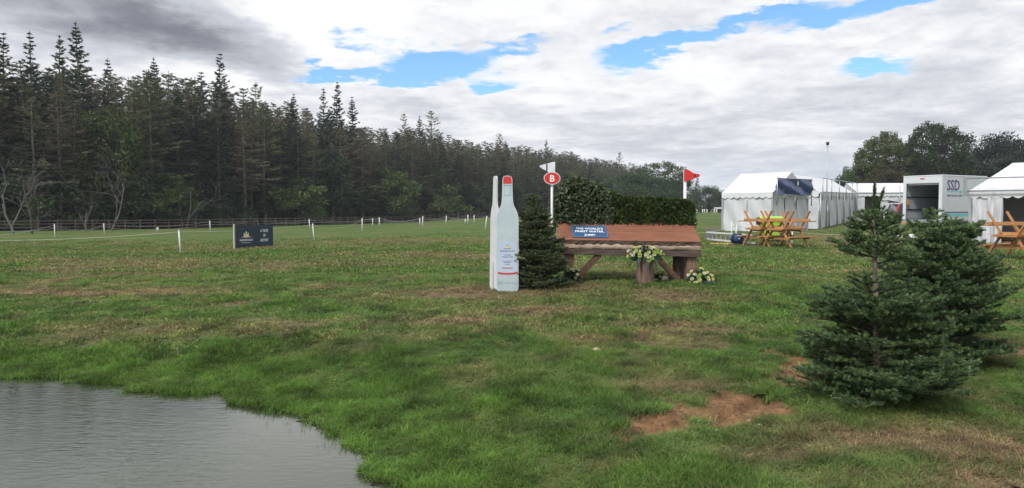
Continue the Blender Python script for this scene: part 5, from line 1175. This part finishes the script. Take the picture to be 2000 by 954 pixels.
# far marquee closing the row, with an open doorway
def far_marquee():
    p = Bc + dBv * 21.6 + fBv * .3; f = Vector((.995, -.10, 0)); d = Vector((.10, .995, 0)); L, D = 11.0, 6.0; zg = gz(p.x, p.y) - .02; ev, rd = 2.5, 3.55; e = empty('marquee', (0, 0, 0), 0, 'far white marquee with an open doorway behind the forked fir tip', 'tent'); A = V3(p, zg); B = A + f * L
    at_u = lambda u: A + f * (L * u)
    for k, (u0, u1) in enumerate(((0, .06), (.185, .33), (.33, .66), (.66, 1))): curtain(at_u(u0), at_u(u1), zg, zg + ev, .06, 2.5, 90 + k, wob=.6).build('wall_panel', MT['canvas'], e, True)
    curtain(A + d * 2.2 + f * .1, A + d * 2.2 + f * 6, zg, zg + ev, .04, 2, 95).build('lining', MT['inner'], e, True)
    for s0, s1 in ((B, B + d * D), (B + d * D, A + d * D), (A + d * D, A)): curtain(s0, s1, zg, zg + ev, .04, 3, 97).build('wall_panel', MT['canvas'], e, True)
    up = lambda q, z: Vector((q.x, q.y, zg + z)); o = .08
    for k in range(3):
        a, b = at_u(k / 3), at_u((k + 1) / 3)
        sheet((up(a - d * o, ev + .05), up(b - d * o, ev + .05), up(b + d * D / 2, rd), up(a + d * D / 2, rd))).build('roof_sheet', MT['canvas_roof'], e, True); sheet((up(b + d * D, ev + .05), up(a + d * D, ev + .05), up(a + d * D / 2, rd), up(b + d * D / 2, rd))).build('roof_sheet', MT['canvas_roof'], e, True)
        MB().tube([up(b - d * .1, 0), up(b - d * .1, ev + .7)], .045, 8).build('frame_post', MT['alu'], e, True)
    for a in (A, B): MB().add([up(a, ev), up(a + d * D, ev), up(a + d * D / 2, rd - .02)], [(0, 1, 2)]).build('gable_panel', MT['canvas'], e)
    scallop(A, B, zg + ev + .06, .34, 26, .09).build('valance', MT['canvas_roof'], e, True); MB().tube([up(A - d * .14, ev + .08), up(B - d * .14, ev + .08)], .03, 6).build('eave_rail', MT['alu'], e, True)
    return A, f, d, zg
cA, cf, cd, czg = far_marquee()
q = cA + cf * .75 - cd * .6; e = empty('barrel', (q.x, q.y, czg), 0, 'dark teal barrel by the doorway of the far marquee', 'barrel'); MB().lathe([(.34, 0), (.40, .06), (.42, .5), (.44, .95), (.42, 1.0)], 18).build('drum', MT['tealbin'], e, True); MB().lathe([(.445, .90), (.46, .92), (.46, .97), (.445, .99)], 18).build('rim', MT['darkplastic'], e, True)
q = cA + cf * 2.45 - cd * .5; e = empty('litter_bin', (q.x, q.y, czg), 0, 'small black bin against the far marquee wall', 'bin'); MB().lathe([(.13, 0), (.17, .05), (.19, .62), (.17, .66)], 14).build('drum', MT['darkplastic'], e, True); MB().lathe([(.195, .58), (.205, .60), (.205, .64), (.195, .66)], 14).build('rim', MT['chassis'], e, True)
# open fronted tent at the right
fD, dD = (.66, -.751), (.751, .66); FD = at(1893, 478, 35.0); zgD = gz(23, 34) - .02
tD, d1, d2, d3, d4, zeD = gable_tent('open_tent', 'open fronted white tent with tied back curtain at the right picture edge', (FD.x, FD.y), fD, dD, 9, 6, zgD, 2.38, 3.78, 3, True, 130, hip=.85, skip=('front',), panels_end=2)
f = Vector((*fD, 0)); d = Vector((*dD, 0)); n_ = -d
curtain(d1 + n_ * .03, d1 + n_ * .03 + f * .86, zgD + .01, zeD, .10, 2.6, 141, 40, 10, 1.0).build('curtain', MT['canvas'], tD, True); curtain(d1 + n_ * .06 + f * .86, d1 + n_ * .06 + f * 1.32, zgD + .01, zeD, .13, 1.6, 142, 24, 10, .8).build('curtain', MT['canvas'], tD, True)
MB().prism(((.1, .2), (8.9, .2), (8.9, 5.8), (.1, 5.8)), V3(d1, zgD - .02), f, d, (0, 0, 1), .13).build('deck', MT['deck'], tD)
curtain(d1 + f * .2 + d * 3.4, d1 + f * 8.8 + d * 3.4, zgD + .12, zeD, .04, 3, 143).build('lining', MT['vandark'], tD, True)
for z, w in ((zeD + .62, .03), (zeD + .05, .035)): a = d1 + n_ * .25 - f * .12; b = d1 + f * 8 + n_ * .25; MB().tube([V3(a, z), V3(b, z)], w, 6).build('banner_rail', MT['alu'], tD, True)
a = d1 + n_ * .25 - f * .14; MB().box((a.x, a.y, zeD + .26), (.16, .10, .92), Euler((0, 0, math.atan2(f.y, f.x)))).build('banner_post', MT['metal'], tD)
q = d1 + f * 2.7 + d * 1.1; e = empty('cushioned_lounger', (q.x, q.y, zgD + .11), math.atan2(f.y, f.x), 'low navy and white cushions inside the open tent', 'seat'); MB().box((0, 0, .17), (1.7, .7, .24)).build('base', MT['navy'], e, bevel=.03); MB().box((0, .0, .345), (1.66, .66, .11)).build('cushion', MT['white'], e, bevel=.04); MB().box((0, .33, .52), (1.66, .16, .42)).build('back_cushion', MT['navy'], e, bevel=.04)

# ------------------------------------------------------------------ van
def build_van():
    c = at(1800, 440, 42.0); g = gz(c.x, c.y); e = empty('box_van', (c.x, c.y, g), R(-60), 'white box van with its rear shutter open parked behind the firs', 'van'); W, L, z0, z1 = 2.24, 4.3, .88, 3.28; w = W / 2
    MB().box((0, L / 2, z0 - .03), (W, L, .10)).build('floor', MT['metal'], e)
    for sx, m in ((-1, 'van'), (1, 'vanside')): MB().box((sx * (w - .03), L / 2, (z0 + z1) / 2), (.06, L, z1 - z0 - .01)).build('side_panel', MT[m], e, bevel=.01)  # same white body; the right side's shade is painted in as a darker colour
    for sx in (-1, 1): MB().box((sx * (w - .075), L / 2 + .06, (z0 + z1) / 2), (.03, L - .2, z1 - z0 - .12)).build('lining', MT['vandark'], e)
    MB().box((0, L / 2, z1 + .02), (W + .03, L + .03, .07)).build('roof', MT['van'], e, bevel=.02); MB().box((0, L - .03, (z0 + z1) / 2), (W - .13, .05, z1 - z0 - .06)).build('bulkhead', MT['vandark'], e)
    MB().box((0, .03, z1 - .20), (W - .122, .09, .36)).build('header', MT['van'], e, bevel=.01)
    for sx in (-1, 1): MB().box((sx * (w - .10), .005, (z0 + z1) / 2 - .05), (.17, .07, z1 - z0 - .12)).build('door_frame', MT['van'], e, bevel=.008)
    MB().box((0, .10, z1 - .43), (W - .42, .05, .10)).build('shutter_roll', MT['metal'], e); MB().box((0, -.04, z1 - .12), (.26, .02, .04)).build('marker_lamp', MT['tail'], e)
    for z in (1.45, 2.15, 2.85): MB().box((0, L - .08, z), (W - .2, .04, .06)).build('load_rail', MT['rail'], e)
    for z in (1.45, 2.15): MB().box((-w + .11, L / 2, z), (.04, L - .4, .06)).build('load_rail', MT['rail'], e); MB().box((w - .11, L / 2, z), (.04, L - .4, .06)).build('load_rail', MT['rail'], e)
    MB().box((-w + .15, .22, 1.85), (.07, .10, .34)).build('grab_handle', MT['orange'], e, bevel=.02)
    MB().box((.55, L - .6, 1.25), (.7, .6, .72)).build('crate', MT['navy'], e)
    MB().box((0, -.06, .70), (W, .18, .22)).build('tail_lift', MT['metal'], e, bevel=.01)
    for x in (-.92, 0, .92): MB().box((x, -.155, .70), (.2, .02, .08)).build('lamp', MT['orange'], e)
    MB().box((0, L / 2 + .8, .60), (.9, L + 2.0, .22)).build('chassis', MT['chassis'], e)
    x = w + .002; ex, ey = (0, 1, 0), (0, 0, 1)
    put_text('SSD', .80, MT['ssd'], e, (x + .002, .40, 2.50), ex, ey, sx=.92, bold=.03, align='LEFT'); put_text('SHIPSTON SELF DRIVE', .15, MT['ssd'], e, (x + .002, .40, 2.16), ex, ey, sx=1.0, bold=.003, align='LEFT')
    for poly, m in ((((.42, 2.40), (1.62, 2.40), (1.62, 2.45), (.42, 2.45)), 'teal'), (((.30, 1.08), (L - .1, 1.08), (L - .1, 1.24), (.30, 1.24)), 'teal'), (((.30, 1.27), (L - .1, 1.27), (L - .1, 1.33), (.30, 1.33)), 'ssd'), (((1.62, 2.32), (1.92, 2.42), (1.62, 2.55)), 'teal')): MB().prism(poly, (x, 0, 0), ex, ey, (1, 0, 0), .003).build('stripe', MT[m], e)
    # cab: hood, windscreen, doors
    cab = MB().prism(((0, .55), (1.95, .55), (1.98, 1.0), (1.75, 1.25), (1.25, 1.42), (.72, 2.28), (0, 2.36)), (-.95, L + .03, 0), (0, 1, 0), (0, 0, 1), (1, 0, 0), 1.9).build('cab', MT['cab'], e, bevel=.05)
    MB().prism(((1.30, 1.46), (.78, 2.22), (.74, 2.20), (1.25, 1.44)), (-.85, L + .05, .02), (0, 1, 0), (0, 0, 1), (1, 0, 0), 1.7).build('windscreen', MT['glass'], e)
    for sx in (-1, 1): MB().prism(((.18, 1.45), (1.1, 1.45), (.72, 2.1), (.18, 2.15)), (sx * .952, L + .03, 0), (0, 1, 0), (0, 0, 1), (sx, 0, 0), .006).build('side_window', MT['glass'], e); MB().box((sx * 1.06, L + 1.25, 1.55), (.14, .12, .3)).build('mirror', MT['chassis'], e, bevel=.02); MB().box((sx * .72, L + 2.0, .95), (.32, .06, .18)).build('headlight', MT['letter'], e)
    for y in (1.05, L + 1.25):
        for sx in (-1, 1):
            t = MB().tube([(sx * .70, y, .36), (sx * .98, y, .36)], .36, 22).build('wheel', MT['tyre'], e, True); MB().tube([(sx * .97, y, .36), (sx * .995, y, .36)], .21, 16).build('rim', MT['hub'], t, True)
build_van()
q = at(1752, 456, 40.2); b = MB(); rg = np.random.default_rng(3); V = []; nx, ny = 26, 10
for j in range(ny + 1):
    for i in range(nx + 1): u, v = i / nx - .5, j / ny - .5; fall = max(0, 1 - (2 * abs(u)) ** 3) * max(0, 1 - (2 * abs(v)) ** 3); V.append((u * 2.7, v * 1.0, .01 + .13 * fall * (.6 + .8 * float(vnoise(np.array([i * .35]), np.array([j * .5]), 9)[0]))))
b.v = V; b.f = [(j * (nx + 1) + i, j * (nx + 1) + i + 1, (j + 1) * (nx + 1) + i + 1, (j + 1) * (nx + 1) + i) for j in range(ny) for i in range(nx)]
o = b.build('folded_sheet', MT['canvas_roof'], None, True); o.location = (q.x + .8, q.y, gz(q.x + .8, q.y)); o.rotation_euler = (0, 0, R(-12)); tag(o, 'crumpled white sheet lying on the grass behind the van', 'sheet')

# ------------------------------------------------------------------ car with raised tailgate
def build_car():
    c = at(1739, 433, 63.5); e = empty('parked_car', (c.x, c.y, gz(c.x, c.y) - .01), R(-6), 'dark blue car with raised tailgate half hidden behind the van', 'car'); w = .9
    sec = [(0, .42), (.02, .75), (.06, 1.0), (.32, 1.58), (.62, 1.66), (2.0, 1.66), (2.75, 1.12), (3.9, .98), (4.3, .80), (4.35, .40)]
    MB().prism([(x, z) for x, z in sec], (0, w, 0), (1, 0, 0), (0, 0, 1), (0, -1, 0), 2 * w).build('body', MT['carpaint'], e, bevel=.06)
    for sy in (-1, 1):
        MB().prism(((.42, 1.10), (2.6, 1.10), (1.98, 1.56), (.62, 1.56)), (0, sy * (w + .001), 0), (1, 0, 0), (0, 0, 1), (0, sy, 0), .008).build('side_window', MT['glass'], e)
        MB().prism(((-.012, .92), (.16, .92), (.42, 1.56), (.26, 1.58)), (0, sy * (w - .02), 0), (1, 0, 0), (0, 0, 1), (0, sy, 0), .03).build('tail_lamp', MT['tail'], e); MB().box((4.3, sy * .62, .78), (.1, .34, .14)).build('headlight', MT['letter'], e)
        for x in (.75, 3.45): t = MB().tube([(x, sy * .70, .34), (x, sy * .93, .34)], .34, 22).build('wheel', MT['tyre'], e, True); MB().tube([(x, sy * .92, .34), (x, sy * .95, .34)], .22, 16).build('rim', MT['hub'], t, True)
    MB().box((-.04, 0, .52), (.16, 1.7, .24)).build('bumper', MT['chassis'], e, bevel=.03)
    MB().prism(((.42, 1.66), (.20, 1.78), (-.62, 1.92), (-.66, 1.87), (.15, 1.68)), (0, .82, 0), (1, 0, 0), (0, 0, 1), (0, -1, 0), 1.64).build('tailgate', MT['carpaint'], e, bevel=.02)
    MB().box((.4, 0, .98), (.06, 1.4, .5)).build('boot_opening', MT['chassis'], e)
build_car()

# ------------------------------------------------------------------ picnic tables, some stacked upside down
def make_table():
    e = empty('picnic_table', (0, 0, 0)); L = 1.80
    for k in range(5): MB().box((0, (k - 2) * .150, .745), (L, .142, .040)).build('plank', MT['pine'], e, bevel=.006)
    for sy in (-1, 1):
        for k in range(2): MB().box((0, sy * (.60 + .135 * k), .445), (L, .128, .042)).build('bench_plank', MT['pine'], e, bevel=.006)
    for sx in (-1, 1):
        for sy in (-1, 1): MB().bar((sx * .60, sy * .26, .70), (sx * .60, sy * .68, .0), .045, .105, (1, 0, 0)).build('leg', MT['pine'], e)
        MB().box((sx * (.60 - .048), 0, .385), (.044, 1.46, .095)).build('bench_bearer', MT['pine'], e); MB().box((sx * (.60 - .048), 0, .69), (.044, .70, .07)).build('top_bearer', MT['pine'], e)
        MB().bar((sx * .52, 0, .38), (sx * .12, 0, .70), .07, .04, (0, 1, 0)).build('brace', MT['pine'], e)
    return e
proto = make_table(); first = [True]
def table(mid, yaw, z, flip, label):
    o = proto if first[0] else copy_tree(proto); first[0] = False; o.location = (mid.x, mid.y, z); o.rotation_euler = (math.pi if flip else 0, 0, yaw); tag(o, label, 'table', 'wooden picnic tables')
def frame_mid(pa, pb, yaw):                    # the near leg frame stands between two foot pixels
    a, b = hit(*pa), hit(*pb); m = (a + b) / 2; return m + Vector((math.cos(yaw), math.sin(yaw), 0)) * .60
yaw = R(36)
m1 = frame_mid((1461, 480.5), (1494, 483), yaw); m2 = frame_mid((1500.5, 482.5), (1537, 485.5), yaw); m3 = frame_mid((1939, 506), (1998, 509.5), R(30))
for m, y, la, lb in ((m1, yaw, 'upright picnic table at the bottom of the left stack before the small marquee', 'upturned picnic table on the left stack with legs in the air'), (m2, yaw, 'upright picnic table under the right hand upturned table before the small marquee', 'upturned picnic table on the second stack right of the lime bin'), (m3, R(30), 'upright picnic table at the bottom of the stack by the right picture edge', 'upturned picnic table on top of the stack before the open tent')):
    z = gz(m.x, m.y) - .005; table(m, y, z, False, la); table(m + Vector((.05, .03, 0)), y + R(1.5), z + .767 + .767, True, lb)

# ------------------------------------------------------------------ lime wheeled bin, reel, ladder and small things by the tables
def build_bin():
    p = at(1504, 462, 36.0); e = empty('wheeled_bin', (p.x, p.y, gz(p.x, p.y)), R(-8), 'lime green wheeled bin behind the stacked picnic tables', 'bin'); b = MB()
    def fr(x, y, z): return [(-x, -y, z), (x, -y, z), (x, y, z), (-x, y, z)]
    V = fr(.40, .30, .22) + fr(.50, .40, 1.02); b.add(V, [(0, 1, 2, 3), (4, 5, 6, 7)] + [(i, (i + 1) % 4, 4 + (i + 1) % 4, 4 + i) for i in range(4)]); b.build('tub', MT['lime'], e, bevel=.03)
    MB().box((0, 0, 1.045), (1.06, .86, .05)).build('rim', MT['lime'], e, bevel=.015); MB().prism(((-.43, 1.07), (.43, 1.07), (.40, 1.16), (.1, 1.22), (-.38, 1.17)), (-.53, 0, 0), (0, 1, 0), (0, 0, 1), (1, 0, 0), 1.06).build('lid', MT['lime'], e, bevel=.02)
    for x in (-.3, 0, .3): MB().box((x, -.42, 1.03), (.16, .05, .08)).build('grip', MT['darkplastic'], e)
    MB().box((-.57, 0, .98), (.08, .5, .34)).build('lifting_arm', MT['darkplastic'], e, bevel=.02)
    for x in (-.34, .34):
        for y in (-.25, .25): MB().box((x, y, .19), (.06, .06, .08)).build('castor_fork', MT['metal'], e); MB().tube([(x - .025, y, .09), (x + .025, y, .09)], .09, 14).build('wheel', MT['tyre'], e, True)
build_bin()
def build_small():
    # white ladder-like frame lying on its edge
    a, b = hit(1381, 470), hit(1474, 481); a.z = gz(a.x, a.y); b.z = gz(b.x, b.y); d = b - a; L = d.length; e = empty('ladder_frame', a, math.atan2(d.y, d.x), 'white ladder like frame lying on edge left of the picnic tables', 'frame')
    for z in (.06, .40): MB().box((L / 2, 0, z), (L, .07, .07)).build('rail', MT['white'], e)
    n = int(L / .22)
    for k in range(n): x = .15 + k * (L - .3) / (n - 1); MB().bar((x, .0, .09), (x + (.13 if k % 2 else -.13), 0, .37), .025, .025).build('rung', MT['metal'], e)
    p = at(1389, 472, a.y + .5); e = empty('grey_board', (p.x, p.y, gz(p.x, p.y)), R(10), 'square grey board standing at the end of the white frame', 'board'); MB().box((0, 0, .27), (.56, .035, .54)).build('panel', MT['greyboard'], e, bevel=.006); MB().box((0, .2, .02), (.5, .4, .03)).build('foot', MT['greyboard'], e)
    p = hit(1439, 478.5); p.z = gz(p.x, p.y); e = empty('hose_reel', p, R(25), 'dark blue hose reel standing on the grass left of the picnic tables', 'reel')
    for y in (-.14, .14): MB().tube([(0, y - .015, .27), (0, y + .015, .27)], .25, 24).build('flange', MT['blue'], e, True)
    MB().tube([(0, -.12, .27), (0, .12, .27)], .19, 20).build('wound_hose', MT['darkplastic'], e, True); MB().tube([(0, -.19, .27), (0, .19, .27)], .045, 12).build('axle', MT['metal'], e, True); MB().box((.0, 0, .03), (.34, .36, .06)).build('base', MT['darkplastic'], e, bevel=.01)
    P = []; c = hit(1408, 478)
    for k in range(90): t = k / 89; an = t * 15; r = .35 + .12 * math.sin(t * 9); P.append((c.x + math.cos(an) * r * 1.4 + .2 * math.sin(t * 5), c.y + math.sin(an) * r, gz(c.x, c.y) + .035 + .012 * (k % 7) / 7))
    for k in range(14): P.append((P[89][0] - k * .14, P[89][1] + .12 * math.sin(k * .6), gz(c.x, c.y) + .03))
    o = MB().tube(P, .016, 5).build('garden_hose', MT['hose'], None, True); tag(o, 'loose yellow hose coiled on the grass before the white frame', 'hose')
    S = {}
    for k, (px, t, b_, ln, lab) in enumerate(((1429, 432, 470, -.5, 'thin white stake behind the blue hose reel'), (1434, 438, 478, 5, 'white stake leaning right in front of the blue hose reel'), (1547, 450, 477, 0, 'white stake half hidden behind the second picnic table stack'))): S[k] = stake(px, t, b_, ln, lab)
    ro = at(1250, 436, 40); rope('rope', [ro, S[1] + off, S[2] + off, at(1700, 456, 36), at(1930, 457, 27.5), at(2080, 472, 24)], [.45, .15, .1, .15, .12], .010, 'cream', 'pale rope strung past the marquees and picnic tables')
    for k, (px, b_) in enumerate(((1361, 422), (1372, 422), (1375.5, 421.5), (1381, 418.5), (1395, 422), (1400, 422))):
        p = at(px, b_, 150); g = gz(p.x, p.y); o = MB().tube([(p.x, 150, g - .1), (p.x, 150, g + .75)], .09, 8).build('far_marker', MT['white'], None, True); tag(o, 'tiny white far field marker left of the marquee, %s from the left' % ORD[k], 'marker', 'far white markers')
    p = at(1404, 420, 165); g = gz(p.x, p.y); e = empty('far_canopy', (p.x, p.y, g), 0, 'tiny white low canopy far off touching the marquee outline', 'canopy'); MB().box((0, 0, 1.05), (1.9, 1.0, .35)).build('top', MT['canvas_roof'], e, bevel=.05)
    for x in (-.8, .8): MB().box((x, 0, .42), (.08, .08, .95)).build('leg', MT['white'], e)
build_small()
# pebbles in the bare earth
for k, (px, py, r) in enumerate(((1404, 803, .024), (1432, 799, .018), (1400, 842, .014), (1437, 828, .017), (1452, 820, .013), (1485, 832, .021), (1320, 838, .013), (1541, 740, .014), (1430, 836, .011), (1463, 812, .012), (1165, 687, .05), (1672, 797, .02))):
    p = hit(px, py); rg = np.random.default_rng(900 + k); bm = bmesh.new(); bmesh.ops.create_icosphere(bm, subdivisions=2, radius=r)
    for v in bm.verts: v.co *= 1 + rg.normal(0, .07); v.co.z *= .6
    me = bpy.data.meshes.new('pebble'); bm.to_mesh(me); bm.free(); me.polygons.foreach_set('use_smooth', [True] * len(me.polygons)); o = link('pebble', me, MT['stone'], None, (p.x, p.y, gz(p.x, p.y) + r * .25))
    tag(o, 'pale pebble lying in the bare earth left of the firs' if k < 10 else ('pale clod on the worn grass below the jump' if k == 10 else 'pale pebble at the foot of the forked fir'), 'stone', 'pebbles in the bare earth' if k < 10 else None)

def crumbs():
    src = bpy.data.collections.new('crumb_sources')
    for k in range(3):
        rg = np.random.default_rng(70 + k); bm = bmesh.new(); bmesh.ops.create_icosphere(bm, subdivisions=1, radius=1)
        for v in bm.verts: v.co *= 1 + rg.normal(0, .18); v.co.z *= .7
        me = bpy.data.meshes.new('crumb_source'); bm.to_mesh(me); bm.free(); me.materials.append(MT['crumb']); src.objects.link(bpy.data.objects.new('crumb_source_%d' % k, me))
    x = RNG.uniform(.8, 3.4, 26000); y = RNG.uniform(4.8, 8.2, 26000); ok = RNG.uniform(size=len(x)) < soil_mask(x, y) * .8; x, y = x[ok], y[ok]; n = len(x); r = .0022 + .012 * RNG.uniform(size=n) ** 5
    o = scatter_obj('soil_crumbs', np.stack([x, y, ground_h(x, y)], -1), RNG.integers(0, 3, n), RNG.uniform(0, 6, (n, 3)), np.stack([r, r, r], -1), src, {}, MT['crumb']); tag(o, 'loose crumbs of earth on the bare patch', 'soil', kind='stuff'); print('crumbs', n)
MT['crumb'] = mat_basic('earth_crumb', (.25, .155, .09), .95, (.11, .066, .04), 90)
crumbs()

# ------------------------------------------------------------------ thin autumn haze
def build_haze():
    b = MB().box((0, 150, 18), (520, 420, 41)); m, nt = new_mat('haze_air'); v = node(nt, 'ShaderNodeVolumePrincipled'); v.inputs['Color'].default_value = (.80, .88, 1, 1); v.inputs['Density'].default_value = .00030; v.inputs['Anisotropy'].default_value = .2
    out = node(nt, 'ShaderNodeOutputMaterial'); nt.links.new(v.outputs[0], out.inputs['Volume']); o = b.build('haze', m); tag(o, 'thin bluish haze over the whole field and wood', 'haze', kind='stuff')
build_haze()
